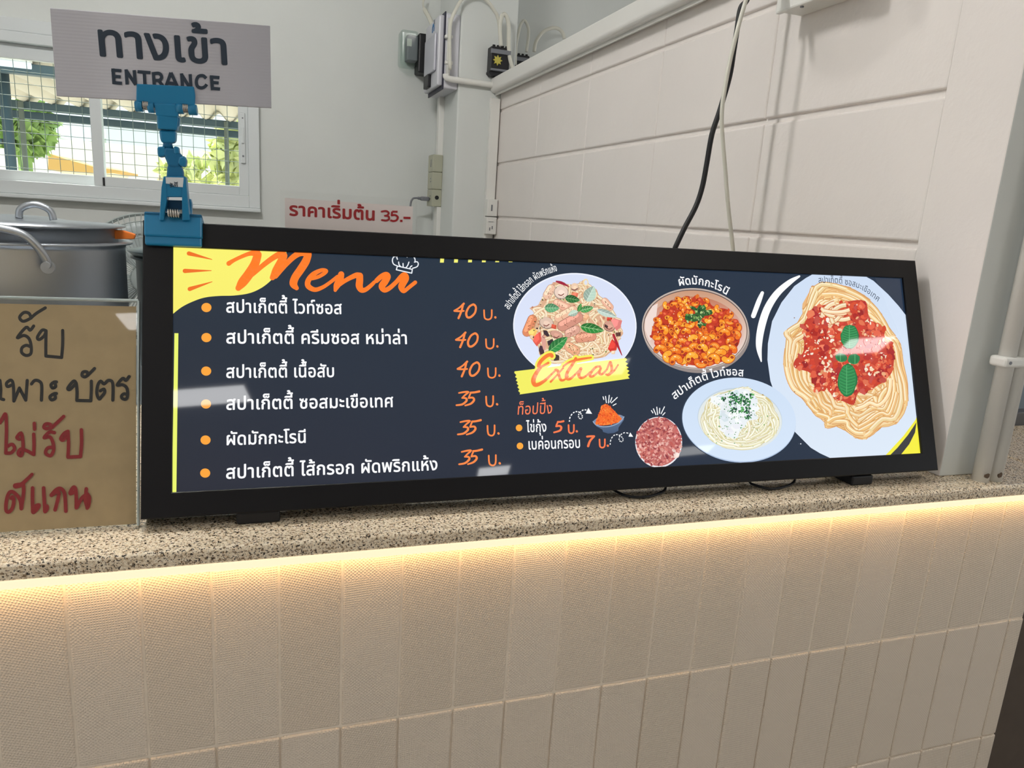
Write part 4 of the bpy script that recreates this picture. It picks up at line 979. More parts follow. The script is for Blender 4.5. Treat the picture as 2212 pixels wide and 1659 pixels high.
# "Menu" in brush lettering
pr = layer(0.00010)
for base, st in ((r6, [(742, 272, 58), (800, 236, 46), (900, 188, 46), (1000, 152, 56), (1078, 150, 90)]), (r6, [(1088, 168, 96), (1050, 285, 108), (978, 405, 116), (905, 500, 112), (856, 566, 70)]),
                 (r6, [(1005, 425, 44), (1060, 375, 52), (1150, 295, 60), (1260, 212, 66), (1340, 168, 76), (1392, 166, 84)]), (r6, [(1398, 180, 90), (1360, 270, 104), (1312, 365, 110), (1264, 440, 66)]),
                 (r6, [(1300, 425, 60), (1360, 350, 66), (1430, 275, 64), (1520, 190, 70), (1600, 150, 70), (1690, 150, 84)]), (r6, [(1690, 170, 86), (1660, 250, 96), (1600, 345, 96), (1535, 440, 94), (1515, 515, 92), (1552, 566, 54)]),
                 (r6, [(1736, 452, 44), (1810, 432, 44), (1880, 392, 46), (1908, 360, 42), (1850, 352, 46), (1752, 402, 62), (1690, 480, 66), (1694, 545, 66), (1770, 585, 54), (1860, 558, 46), (1950, 500, 42), (2040, 430, 44)]),
                 (r6, [(2085, 402, 74), (2068, 470, 86), (2034, 535, 80), (2014, 592, 40)]), (r6, [(2040, 545, 44), (2120, 485, 50), (2200, 440, 56), (2270, 412, 66), (2305, 425, 80)]),
                 (r7, [(205, 420, 80), (204, 480, 84), (200, 540, 84), (225, 588, 66), (275, 584, 54), (340, 534, 48), (378, 496, 44)]),
                 (r7, [(405, 478, 56), (460, 430, 62), (515, 405, 66), (536, 430, 80), (505, 490, 84), (470, 545, 80), (500, 590, 60), (560, 566, 56), (640, 495, 52), (700, 432, 62), (738, 414, 76), (752, 450, 84), (720, 510, 84), (704, 555, 78), (730, 604, 48), (790, 560, 46), (868, 498, 46)])):
    pr.stroke(base(*st), 0, (255, 124, 38), 6)
pr.build('title_lettering', M_scr, screen)

pr = layer(0.00012)
for st in ([(655, 222), (648, 200), (652, 176)], [(648, 186), (610, 196), (595, 236), (610, 280), (655, 302)], [(655, 304), (642, 345)], [(642, 347), (826, 388)], [(826, 388), (833, 343)], [(655, 303), (833, 343)],
           [(770, 196), (790, 184), (832, 184), (862, 212), (866, 246)], [(858, 256), (890, 252), (904, 276), (890, 310), (836, 330)], [(670, 255), (674, 285), (690, 306)], [(722, 272), (724, 314)], [(792, 256), (778, 295), (758, 320)], [(828, 300), (812, 312), (804, 326)]):
    pr.stroke(r7(*st), 13 * .18083, (240, 244, 250), 4 if len(st) > 2 else 0)
pr.build('chef_hat', M_scr, screen)
pr = layer(0.00012)
for x, ya, yb in ((1190, 175, 262), (1357, 180, 262), (1525, 185, 259), (1690, 195, 258), (1850, 205, 257), (2010, 212, 256), (2168, 220, 254)):
    pr.poly(r7((x - 20, ya), (x + 27, ya), (x + 19, yb), (x - 27, yb)), (248, 244, 120))
pr.build('yellow_dashes', M_scr, screen)

# the price list
pr = layer(0.00008)
SPA = '\u0e2a\u0e1b\u0e32\u0e40\u0e01\u0e47\u0e15\u0e15\u0e35\u0e49 '
for tx, b in ((SPA + '\u0e44\u0e27\u0e17\u0e4c\u0e0b\u0e2d\u0e2a', ((487.5, 674.8), (740, 678.2))), (SPA + '\u0e04\u0e23\u0e35\u0e21\u0e0b\u0e2d\u0e2a \u0e2b\u0e21\u0e48\u0e32\u0e25\u0e48\u0e32', ((487.5, 741.6), (882, 743.0))),
              (SPA + '\u0e40\u0e19\u0e37\u0e49\u0e2d\u0e2a\u0e31\u0e1a', ((487.5, 816), (724.5, 814.2))), (SPA + '\u0e0b\u0e2d\u0e2a\u0e21\u0e30\u0e40\u0e02\u0e37\u0e2d\u0e40\u0e17\u0e28', ((487.5, 885), (851.5, 879))),
              ('\u0e1c\u0e31\u0e14\u0e21\u0e31\u0e01\u0e01\u0e30\u0e42\u0e23\u0e19\u0e35', ((487, 961.5), (663.5, 956))), (SPA + '\u0e44\u0e2a\u0e49\u0e01\u0e23\u0e2d\u0e01 \u0e1c\u0e31\u0e14\u0e1e\u0e23\u0e34\u0e01\u0e41\u0e2b\u0e49\u0e07', ((487, 1034), (947, 1015)))):
    pr.text(tx, b, 20.5, WHITE, 0.017)
pr.build('item_lettering', M_scr, screen)
pr = layer(0.00008)
PO = (255, 138, 70)
f40 = [[(1448, 752, 26), (1395, 800, 20), (1336, 838, 24)], [(1336, 838, 24), (1400, 842, 22), (1448, 838, 20)], [(1440, 758, 24), (1420, 840, 24), (1385, 925, 26)],
       [(1560, 760, 24), (1512, 790, 24), (1478, 860, 26), (1490, 912, 26), (1530, 912, 26), (1580, 862, 24), (1592, 795, 24), (1565, 762, 26), (1530, 775, 16)]]
for k, (dx, dy, s) in enumerate(((0, 0, 1), (19, 345, 1.01), (38, 692, 1.02))):
    for st in f40: pr.stroke(r7(*[(1330 + dx + (q[0] - 1330) * s, 750 + dy + (q[1] - 750) * s, q[2]) for q in st]), 0, PO, 5)
    for st in ([(1690, 830), (1692, 890)], [(1692, 890), (1702, 928), (1738, 942), (1772, 926), (1782, 890)], [(1782, 890), (1782, 828)], [(1824, 914), (1826, 918)]):
        pr.stroke(r7(*[(1330 + dx + (q[0] - 1330) * s, 750 + dy + (q[1] - 750) * s) for q in st]), (19 if st[0][0] < 1800 else 26) * .18083, PO, 5 if len(st) > 2 else 0)
f35 = [[(1862, 970, 9), (1895, 964, 11), (1922, 964, 11), (1900, 984, 10), (1882, 1002, 9)], [(1882, 1002, 8), (1906, 1004, 12), (1910, 1020, 13), (1884, 1042, 12), (1846, 1048, 10)],
       [(1992, 960, 13), (1962, 966, 12), (1936, 968, 12)], [(1938, 968, 10), (1930, 986, 10), (1924, 1002, 10)], [(1924, 1002, 10), (1950, 1000, 12), (1958, 1016, 13), (1938, 1038, 12), (1902, 1050, 9)]]
for k, (dx, dy) in enumerate(((0, 0), (9, 186), (17, 376))):
    for st in f35: pr.stroke(rZ(*[(q[0] + dx, q[1] + dy - (q[0] - 1850) * 0.02 * k, q[2] * 1.08) for q in st]), 0, PO, 5)
    for st in ([(2035, 993), (2036, 1025)], [(2036, 1025), (2042, 1048), (2062, 1056), (2076, 1046), (2080, 1025)], [(2080, 1025), (2080, 990)], [(2104, 1041), (2106, 1043)]):
        pr.stroke(rZ(*[(q[0] + dx, q[1] + dy) for q in st]), (10.5 if st[0][0] < 2100 else 14) * .33906, PO, 5 if len(st) > 2 else 0)
pr.build('price_lettering', M_scr, screen)

# ---- printed food pictures
def inside(p, poly):
    x, y = p[0], p[1]; c = False; j = len(poly) - 1
    for i in range(len(poly)):
        if (poly[i][1] > y) != (poly[j][1] > y) and x < (poly[j][0] - poly[i][0]) * (y - poly[i][1]) / (poly[j][1] - poly[i][1]) + poly[i][0]: c = not c
        j = i
    return c
def jitter(c, d, rnd):
    k = rnd.uniform(-d, d); return tuple(max(0, min(255, v + k + rnd.uniform(-d, d) * .3)) for v in c)
def strands(pr, K, poly, n, w, cols, dark, hi, rnd, rad=(90, 320), sweep=(0.8, 2.4), flow=None):
    xs = [q[0] for q in poly]; ys = [q[1] for q in poly]; made = tries = 0
    while made < n and tries < n * 40:
        tries += 1; c = (rnd.uniform(min(xs) - 100, max(xs) + 100), rnd.uniform(min(ys) - 100, max(ys) + 100)); r = rnd.uniform(*rad); a = rnd.uniform(0, 6.28); sw = rnd.uniform(*sweep); e = rnd.uniform(0.6, 1.0); ro = rnd.uniform(0, 3.14)
        pts = []
        for k in range(9):
            t = a + sw * k / 8; x, y = r * math.cos(t), r * e * math.sin(t); pts.append((c[0] + x * math.cos(ro) - y * math.sin(ro), c[1] + x * math.sin(ro) + y * math.cos(ro)))
        if not all(inside(p, poly) for p in pts): continue
        made += 1; col = jitter(rnd.choice(cols), 9, rnd); ww = w * rnd.uniform(0.85, 1.15)
        pr.stroke(K(*[(p[0], p[1], ww * 1.38) for p in pts]), 0, jitter(dark, 8, rnd), 2, caps=False); pr.stroke(K(*[(p[0], p[1], ww) for p in pts]), 0, col, 2, caps=False)
        pr.stroke(K(*[(p[0] - ww * .14, p[1] - ww * .18, ww * .34) for p in pts]), 0, jitter(hi, 6, rnd), 2, caps=False)
def smooth(poly, n=4):
    P = [tuple(q) for q in poly]; c = crom(P[-2:] + P + P[:2], n); return c[2 * n:-2 * n]
def rimstrands(pr, K, poly, n, w, cols, dark, hi, rnd, lo=0.55, span=(0.08, 0.28)):
    P = smooth(poly, 3); N = len(P); cx = sum(q[0] for q in P) / N; cy = sum(q[1] for q in P) / N
    for _ in range(n):
        f = lo + (0.97 - lo) * rnd.random() ** 0.55; g = f + rnd.uniform(-.22, .22); g = min(max(g, lo * .8), .98); i0 = rnd.randrange(N); L = max(4, int(N * rnd.uniform(*span))); pts = []
        for k in range(7):
            t = i0 + L * k / 6; q = P[int(t) % N]; m = f + (g - f) * k / 6; pts.append((cx + (q[0] - cx) * m + rnd.uniform(-4, 4), cy + (q[1] - cy) * m + rnd.uniform(-4, 4)))
        col = jitter(rnd.choice(cols), 9, rnd); ww = w * rnd.uniform(0.85, 1.15)
        pr.stroke(K(*[(p[0], p[1], ww * 1.36) for p in pts]), 0, jitter(dark, 8, rnd), 3, caps=False); pr.stroke(K(*[(p[0], p[1], ww) for p in pts]), 0, col, 3)
        pr.stroke(K(*[(p[0] - ww * .14, p[1] - ww * .18, ww * .34) for p in pts]), 0, jitter(hi, 6, rnd), 3, caps=False)
def chunks(pr, K, poly, n, size, cols, rnd, asp=(0.45, 1.0)):
    xs = [q[0] for q in poly]; ys = [q[1] for q in poly]; m = 0
    while m < n:
        c = (rnd.uniform(min(xs), max(xs)), rnd.uniform(min(ys), max(ys)))
        if not inside(c, poly): continue
        m += 1; s = rnd.uniform(*size); e = rnd.uniform(*asp); ro = rnd.uniform(0, 3.14); P = []
        for k in range(7):
            t = 2 * math.pi * k / 7; f = rnd.uniform(0.65, 1.1); x, y = s * f * math.cos(t), s * e * f * math.sin(t); P.append((c[0] + x * math.cos(ro) - y * math.sin(ro), c[1] + x * math.sin(ro) + y * math.cos(ro)))
        pr.poly(K(*P), jitter(rnd.choice(cols), 10, rnd))
def leaf(pr, K, a, b, w, col, vein, dark=None):
    ax, ay = a; bx, by = b; dx, dy = bx - ax, by - ay; L = math.hypot(dx, dy); nx, ny = -dy / L, dx / L; up, dn = [], []
    for k in range(13):
        t = k / 12; f = math.sin(math.pi * t ** 0.8) ** 0.8 * w / 2; up.append((ax + dx * t + nx * f, ay + dy * t + ny * f)); dn.append((ax + dx * t - nx * f, ay + dy * t - ny * f))
    mid = [(ax + dx * k / 12, ay + dy * k / 12) for k in range(13)]
    pr.poly(K(*(up + mid[::-1])), col); pr.poly(K(*(dn + mid[::-1])), dark or tuple(v * .8 for v in col))
    pr.stroke(K(*[(q[0], q[1], 8) for q in mid[::3]]), 0, vein, 2, caps=False)
    for k in range(2, 11, 2):
        for sgn, side in ((1, up), (-1, dn)):
            e = side[min(12, k + 2)]; m = mid[k]; pr.stroke(K((m[0], m[1], 5), (m[0] + (e[0] - m[0]) * .85, m[1] + (e[1] - m[1]) * .85, 3)), 0, vein, 0, caps=False)
def sausage(pr, K, a, b, w, col, rnd):
    pr.stroke(K((a[0], a[1], w * 1.08), (b[0], b[1], w * 1.08)), 0, tuple(v * .68 for v in col), 0); pr.stroke(K((a[0], a[1], w), (b[0], b[1], w)), 0, col, 0)
    pr.stroke(K((a[0] - w * .14, a[1] - w * .2, w * .42), (b[0] - w * .14, b[1] - w * .2, w * .42)), 0, tuple(min(255, v * 1.12 + 14) for v in col), 0)
    for _ in range(14):
        t = rnd.random(); o = rnd.uniform(-.4, .4) * w; pr.ell(K((a[0] + (b[0] - a[0]) * t + o * .6, a[1] + (b[1] - a[1]) * t + o))[0], 1.0, .8, (120, 60, 40), n=6)
def plate(pr, K, c, rx, ry, rot, col, edge, lip=14):
    k = K((0, 0, 1))[0][2]; C = K(c)[0]
    pr.ell(C, rx * k, ry * k, edge, rot, 72); pr.ell((C[0], C[1] + lip * k * .3), (rx - lip) * k, (ry - lip) * k, col, rot, 72, c2=tuple(min(255, v + 8) for v in col))

# spaghetti with sausage
rA = Rg(1080, 570, 320 / 2212); rnd = random.Random(11); pr = layer(0.00006)
plate(pr, rA, (1118, 928), 922, 792, 0.03, (216, 224, 246), (240, 244, 255), 16)
food = [(440, 665), (560, 620), (600, 560), (660, 460), (760, 310), (850, 270), (1000, 300), (1180, 310), (1235, 245), (1310, 260), (1340, 330), (1440, 380), (1480, 470), (1600, 560), (1690, 700), (1740, 800), (1815, 850), (1800, 960), (1840, 1040), (1760, 1150), (1740, 1290), (1640, 1330), (1560, 1390), (1400, 1420), (1200, 1450), (880, 1490), (760, 1480), (600, 1370), (570, 1240), (490, 1150), (420, 1070), (350, 1060), (350, 1000), (440, 800), (540, 740)]
food = smooth(food); pr.poly(rA(*food), (222, 176, 142)); chunks(pr, rA, food, 220, (15, 34), [(232, 186, 150), (206, 142, 112), (242, 210, 176), (190, 120, 94)], rnd)
rimstrands(pr, rA, food, 70, 30, [(242, 214, 170), (236, 200, 158), (246, 224, 186)], (208, 160, 120), (252, 238, 210), rnd, 0.6, (.04, .14))
strands(pr, rA, food, 95, 30, [(242, 214, 170), (236, 200, 158), (246, 224, 186)], (206, 156, 116), (252, 238, 210), rnd, (80, 300))
low = [(930, 1150), (1250, 1130), (1500, 1020), (1640, 1120), (1600, 1330), (1400, 1420), (1000, 1470), (860, 1400)]
strands(pr, rA, low, 46, 30, [(242, 212, 164), (248, 224, 184)], (206, 158, 112), (253, 240, 214), rnd, (90, 240))
for a, b, w, c in (((480, 830), (400, 1020), 132, (226, 140, 100)), ((850, 590), (1000, 660), 120, (236, 176, 150)), ((700, 470), (760, 370), 120, (240, 196, 168)), ((870, 810), (1090, 690), 122, (240, 190, 158)), ((930, 930), (1160, 800), 150, (214, 148, 128)), ((1020, 1040), (1130, 985), 120, (222, 166, 146)), ((1180, 1110), (1370, 1090), 130, (224, 152, 124)), ((1030, 1240), (1120, 1300), 140, (238, 172, 134)), ((1560, 560), (1640, 650), 100, (240, 184, 156))): sausage(pr, rA, a, b, w, c, rnd)
for (cx, cy, rx, ry, c) in ((910, 430, 110, 105, (238, 212, 196)), (690, 885, 110, 88, (226, 196, 176)), (1630, 935, 90, 80, (212, 158, 138)), (840, 1060, 100, 60, (214, 160, 140)), (1110, 350, 60, 60, (240, 206, 176))):
    C = rA((cx, cy))[0]; pr.ell(C, rx * .1447, ry * .1447, tuple(v * .7 for v in c), .3, 24); pr.ell((C[0], C[1] - 1), rx * .13, ry * .13, c, .3, 24); pr.ell((C[0] + 1, C[1] + 1), rx * .07, ry * .06, tuple(min(255, v * 1.08) for v in c), .5, 20); pr.stroke(rA((cx - 40, cy + 30, 14), (cx, cy + 44, 16), (cx + 40, cy + 20, 14)), 0, (140, 84, 74), 3)
for P, c in (([(500, 1080), (600, 1010), (620, 1150), (545, 1235), (490, 1160)], (228, 92, 76)), ([(420, 1010), (500, 960), (555, 1000), (520, 1080), (430, 1060)], (246, 200, 106)), ([(1640, 1180), (1670, 1120), (1750, 1210), (1730, 1290), (1640, 1310), (1605, 1270)], (214, 56, 46)), ([(1600, 760), (1680, 790), (1660, 860), (1590, 850)], (206, 60, 44)), ([(1650, 840), (1700, 815), (1820, 850), (1790, 960), (1730, 1000), (1690, 920)], (226, 130, 124)), ([(1070, 420), (1170, 440), (1150, 500), (1060, 480)], (228, 120, 92)), ([(770, 900), (840, 920), (830, 980), (760, 960)], (206, 80, 56)), ([(1270, 740), (1340, 790), (1290, 850), (1230, 830)], (232, 172, 130)), ([(1660, 1300), (1720, 1300), (1710, 1350), (1660, 1350)], (238, 206, 178))):
    pr.poly(rA(*P), c); pr.poly(rA(*[(q[0] * .7 + P[0][0] * .3, q[1] * .7 + P[0][1] * .3) for q in P]), tuple(min(255, v * 1.08 + 12) for v in c))
for P, c in (([(640, 990), (700, 1000), (740, 1080), (700, 1090), (650, 1050)], (60, 40, 50)), ([(700, 1160), (780, 1120), (800, 1170), (720, 1230)], (56, 44, 50)), ([(590, 1220), (640, 1230), (660, 1340), (600, 1360), (575, 1290)], (70, 46, 58)), ([(800, 1340), (880, 1370), (880, 1440), (800, 1450)], (66, 52, 48)), ([(1560, 900), (1610, 930), (1600, 970), (1555, 940)], (70, 46, 44)), ([(1720, 1030), (1800, 1020), (1790, 1080), (1730, 1090)], (96, 60, 52))): pr.poly(rA(*P), c)
pr.stroke(rA((640, 1090, 50), (650, 1170, 70), (660, 1270, 40)), 0, (222, 164, 148), 4); chunks(pr, rA, food, 60, (8, 16), [(70, 80, 44), (50, 40, 36), (110, 130, 60)], rnd)
pr.ell(rA((1275, 280))[0], 6, 8, (244, 220, 170)); pr.ell(rA((1278, 282))[0], 3.6, 5.2, (222, 226, 240))
pr.stroke(rA((840, 265, 24), (920, 290, 44), (1030, 345, 10)), 0, (160, 36, 62), 4); pr.stroke(rA((1690, 1060, 34), (1740, 1190, 40), (1815, 1365, 12)), 0, (176, 34, 52), 4)
for a, b, w, c, v in (((660, 660), (885, 662), 135, (96, 172, 120), (170, 214, 170)), ((965, 508), (1192, 548), 118, (40, 112, 54), (120, 170, 110)), ((1285, 565), (1400, 335), 185, (190, 218, 200), (220, 236, 222)), ((1195, 935), (1550, 1000), 150, (42, 140, 58), (168, 216, 150)), ((722, 1312), (1005, 1095), 165, (48, 148, 72), (140, 200, 130)), ((1190, 700), (1395, 652), 100, (74, 160, 82), (170, 214, 160)), ((1165, 720), (1207, 590), 62, (50, 140, 60), (120, 190, 110)), ((1160, 715), (1010, 770), 95, (196, 222, 200), (222, 236, 222)), ((1440, 690), (1740, 800), 100, (196, 218, 206), (222, 234, 226))): leaf(pr, rA, a, b, w, c, v)
pr.build('sausage_spaghetti_picture', M_scr, screen)

# macaroni bowl
rB = Rg(1360, 580, 280 / 1936); rnd = random.Random(5); pr = layer(0.00006); k = 280 / 1936
C = rB((985, 925))[0]; pr.ell((C[0] + 2, C[1] + 5), 797 * k, 600 * k, (150, 138, 134), 0.10, 72)
C = rB((982, 900))[0]; pr.ell(C, 800 * k, 605 * k, (196, 180, 170), 0.10, 72); pr.ell((C[0], C[1] + .5), 780 * k, 586 * k, (98, 78, 74), 0.10, 72); pr.ell((C[0], C[1] + 1), 768 * k, 576 * k, (204, 152, 120), 0.10, 72, c2=(240, 226, 220))
pr.ell((C[0], C[1] + 6), 720 * k, 520 * k, (196, 118, 84), 0.10, 64, c2=(244, 226, 220)); pr.poly(rB((230, 760), (340, 560), (420, 520), (400, 700), (330, 900), (330, 1060), (300, 1080), (230, 920)), (240, 220, 212))
food = [(320, 1010), (400, 740), (470, 660), (540, 540), (640, 490), (780, 440), (840, 410), (920, 450), (1000, 395), (1110, 470), (1180, 460), (1240, 560), (1480, 620), (1500, 740), (1580, 780), (1640, 900), (1640, 1100), (1560, 1230), (1460, 1360), (1290, 1420), (1190, 1460), (1060, 1460), (900, 1440), (740, 1420), (640, 1340), (480, 1290), (410, 1140)]
food = smooth(food); pr.poly(rB(*food), (196, 56, 26)); chunks(pr, rB, food, 320, (20, 46), [(214, 70, 30), (180, 40, 24), (226, 98, 36), (150, 30, 24), (232, 120, 40)], rnd)
pos = []
for _ in range(900):
    c = (rnd.uniform(380, 1600), rnd.uniform(430, 1400))
    if inside(c, food) and all(math.hypot(c[0] - q[0], c[1] - q[1]) > 84 for q in pos): pos.append(c)
pos.sort(key=lambda q: q[1])
for c in pos:
    s = 0.62 + 0.45 * (c[1] - 430) / 970; r = 56 * s * rnd.uniform(.85, 1.2); a = rnd.uniform(0, 6.28); sw = rnd.uniform(2.2, 3.6); w = 78 * s; f = rnd.uniform(.75, 1)
    pts = [(c[0] + r * math.cos(a + sw * i / 6), c[1] + r * f * math.sin(a + sw * i / 6)) for i in range(7)]
    if rnd.random() < 0.2:
        pr.ell(rB(c)[0], 60 * s * k, 50 * s * k, (206, 62, 34), rnd.random(), 18); pr.ell(rB((c[0] - 8, c[1] - 12))[0], 30 * s * k, 20 * s * k, (236, 110, 70), rnd.random(), 14); continue
    col = rnd.choice([(250, 152, 40), (244, 132, 34), (255, 170, 52), (238, 116, 34)])
    pr.stroke(rB(*[(p[0], p[1], w * 1.2) for p in pts]), 0, (176, 52, 20), 2); pr.stroke(rB(*[(p[0], p[1], w) for p in pts]), 0, col, 2)
    for q in (0.25, -.1): pr.stroke(rB(*[(c[0] + (p[0] - c[0]) * (1 + q), c[1] + (p[1] - c[1]) * (1 + q), w * .12) for p in pts[1:-1]]), 0, (255, 196, 92), 2, caps=False)
    e = pts[0]; pr.ell(rB(e)[0], w * .34 * k, w * .26 * k, (168, 60, 22), a, 14)
    if rnd.random() < .6: pr.ell(rB((c[0] + r * math.cos(a + sw / 2) - 6, c[1] + r * math.sin(a + sw / 2) - 8))[0], 14 * s * k, 8 * s * k, (255, 236, 200), rnd.random(), 10)
chunks(pr, rB, food, 60, (5, 13), [(255, 240, 220), (255, 226, 180)], rnd)
par = [(885, 560), (960, 570), (1000, 600), (1040, 540), (1080, 560), (1110, 540), (1140, 590), (1130, 620), (1220, 620), (1240, 670), (1190, 700), (1120, 710), (1060, 750), (1050, 790), (1140, 830), (1130, 870), (1080, 850), (1040, 900), (1010, 850), (1020, 780), (960, 800), (900, 780), (860, 800), (820, 750), (830, 690), (900, 680), (970, 680), (990, 640), (920, 610)]
pr.poly(rB(*par), (44, 96, 44)); chunks(pr, rB, par, 80, (12, 34), [(60, 120, 54), (120, 164, 84), (30, 70, 36), (186, 206, 140), (24, 56, 32)], rnd, (.3, .7))
pr.build('macaroni_picture', M_scr, screen)

# white swooshes
pr = layer(0.00010); rW = Rg(1600, 560, 460 / 1659)
pr.stroke(rW((168, 262, 26), (140, 330, 38), (98, 442, 36)), 0, WHITE, 5); pr.stroke(rW((456, 133, 16), (380, 180, 40), (282, 268, 52), (205, 390, 58), (158, 540, 58), (142, 680, 46), (160, 796, 10)), 0, WHITE, 6)
pr.build('swoosh_marks', M_scr, screen)

# tomato spaghetti (large plate)
rD = Rg(1640, 580, 370 / 1462); rnd = random.Random(21); pr = layer(0.00006); kd = 370 / 1462
out = [(510, 20), (880, 30), (885, 55), (975, 105), (1100, 220), (1190, 320), (1275, 430), (1300, 700), (1335, 1000), (1352, 1235), (1335, 1290), (1230, 1430), (1080, 1592), (1080, 1640), (620, 1640), (600, 1615), (520, 1578), (440, 1530), (290, 1380), (170, 1180), (95, 960), (70, 780), (74, 640), (110, 450), (190, 290), (300, 150), (400, 80)]
pr.poly(rD((1352, 1225), (1410, 1225), (1410, 1640), (1060, 1640), (1080, 1590), (1230, 1430), (1335, 1290)), (246, 238, 60))
pr.poly(rD((1342, 1312), (1330, 1400), (1280, 1500), (1200, 1600), (1110, 1600), (1180, 1530), (1270, 1420)), (52, 52, 56))
pr.poly(rD(*out), (206, 222, 244), (222, 234, 248))
food = [(450, 160), (560, 130), (700, 140), (850, 210), (960, 300), (1060, 430), (1120, 560), (1165, 600), (1205, 700), (1225, 900), (1262, 1050), (1240, 1200), (1170, 1330), (1080, 1310), (1000, 1380), (880, 1462), (760, 1400), (740, 1350), (640, 1345), (560, 1362), (580, 1300), (470, 1240), (400, 1120), (290, 1040), (230, 920), (215, 750), (235, 600), (210, 545), (360, 450), (370, 300)]
food = smooth(food); pr.poly(rD(*food), (234, 184, 126)); chunks(pr, rD, food, 220, (12, 30), [(216, 150, 88), (238, 190, 130), (206, 132, 72)], rnd)
strands(pr, rD, food, 150, 31, [(244, 208, 146), (238, 194, 128), (248, 218, 164)], (218, 158, 94), (253, 236, 196), rnd, (120, 420), (0.7, 1.9))
rim = [(235, 600), (350, 470), (420, 520), (330, 720), (420, 920), (560, 1070), (820, 1170), (1060, 1040), (1190, 800), (1225, 900), (1262, 1050), (1240, 1200), (1080, 1310), (880, 1455), (640, 1340), (470, 1240), (290, 1040), (220, 880)]
strands(pr, rD, rim, 110, 33, [(246, 214, 156), (240, 200, 136)], (216, 154, 90), (254, 238, 202), rnd, (150, 560), (0.5, 1.3))
rimstrands(pr, rD, food, 120, 31, [(246, 212, 152), (240, 198, 134), (248, 220, 168)], (218, 158, 94), (254, 238, 202), rnd, 0.62, (.06, .26))
sauce = [(430, 370), (560, 310), (640, 330), (740, 285), (900, 280), (935, 420), (1060, 520), (1060, 610), (1140, 690), (1135, 860), (1080, 940), (940, 1040), (840, 1060), (800, 1165), (700, 1130), (640, 1120), (570, 1020), (480, 1060), (440, 900), (300, 850), (300, 780), (375, 700), (375, 480)]
sauce = smooth(sauce); pr.poly(rD(*sauce), (198, 62, 44)); chunks(pr, rD, sauce, 420, (14, 44), [(206, 62, 42), (182, 44, 36), (224, 92, 62), (168, 36, 40), (232, 120, 84), (196, 76, 66), (214, 70, 40)], rnd)
chunks(pr, rD, sauce, 90, (8, 26), [(238, 176, 130), (228, 148, 104), (244, 206, 168)], rnd, (.3, .8)); chunks(pr, rD, sauce, 120, (4, 9), [(255, 214, 190), (130, 30, 34)], rnd)
for c, s in (((625, 400), 50), ((640, 440), 46), ((520, 380), 36), ((560, 560), 34), ((600, 600), 30), ((410, 720), 34), ((560, 790), 36), ((580, 860), 32), ((940, 860), 44), ((960, 890), 34), ((1050, 745), 24), ((610, 1060), 32), ((930, 450), 30), ((490, 620), 22)):
    pol = [(c[0] - s, c[1] - s), (c[0] + s, c[1] - s), (c[0] + s, c[1] + s), (c[0] - s, c[1] + s)]; chunks(pr, rD, pol, 6, (s * .3, s * .6), [(250, 232, 206), (244, 214, 180), (252, 240, 224)], rnd, (.4, .8))
strands(pr, rD, [(690, 240), (760, 250), (770, 440), (620, 480), (560, 560), (480, 330)], 10, 30, [(248, 222, 176)], (206, 120, 76), (255, 242, 214), rnd, (100, 240), (.6, 1.2))
def mint(cx, cy, rx, ry, ro, seed):
    rr = random.Random(seed); C = rD((cx, cy))[0]; pr.ell(C, rx * kd, ry * kd, (30, 112, 62), ro, 34, jit=.04, rnd=rr); pr.ell((C[0] - .6, C[1] - .6), rx * kd * .9, ry * kd * .92, (44, 142, 78), ro, 30)
    ca, sa = math.cos(ro), math.sin(ro)
    for i in range(-4, 5):
        for sgn in (-1, 1):
            y0 = ry * i / 5.2; ex = sgn * rx * .8 * math.sqrt(max(0, 1 - (i / 5.2) ** 2)); p = [(0, y0), (ex * .5, y0 - ry * .06), (ex, y0 - ry * .16)]
            pr.stroke(rD(*[(cx + q[0] * ca - q[1] * sa, cy + q[0] * sa + q[1] * ca, 6) for q in p]), 0, (30, 116, 66), 2, caps=False); pr.stroke(rD(*[(cx + q[0] * ca - (q[1] + 9) * sa, cy + q[0] * sa + (q[1] + 9) * ca, 4) for q in p]), 0, (66, 160, 96), 2, caps=False)
    pr.stroke(rD((cx - ry * .9 * -sa * -1, cy - ry * .9 * ca, 7), (cx + ry * .9 * -sa, cy + ry * .9 * ca, 7)), 0, (84, 170, 108), 0, caps=False)
mint(765, 585, 78, 104, .05, 1); mint(745, 955, 82, 140, .06, 2); mint(692, 762, 52, 36, .25, 3); mint(800, 775, 52, 44, -.2, 4)
pr.text(SPA + '\u0e0b\u0e2d\u0e2a\u0e21\u0e30\u0e40\u0e02\u0e37\u0e2d\u0e40\u0e17\u0e28', rD((498, 127), (620, 126), (720, 138), (830, 168), (920, 218), (1006, 290)), 10.5, (44, 58, 80), 0.0)
for c in ((292, 424), (293, 1054), (346, 1497)): pr.ell(rD(c)[0], 1.4, 1.2, (150, 110, 80) if c[1] < 1200 else (240, 244, 250), n=8)
pr.build('tomato_spaghetti_picture', M_scr, screen)

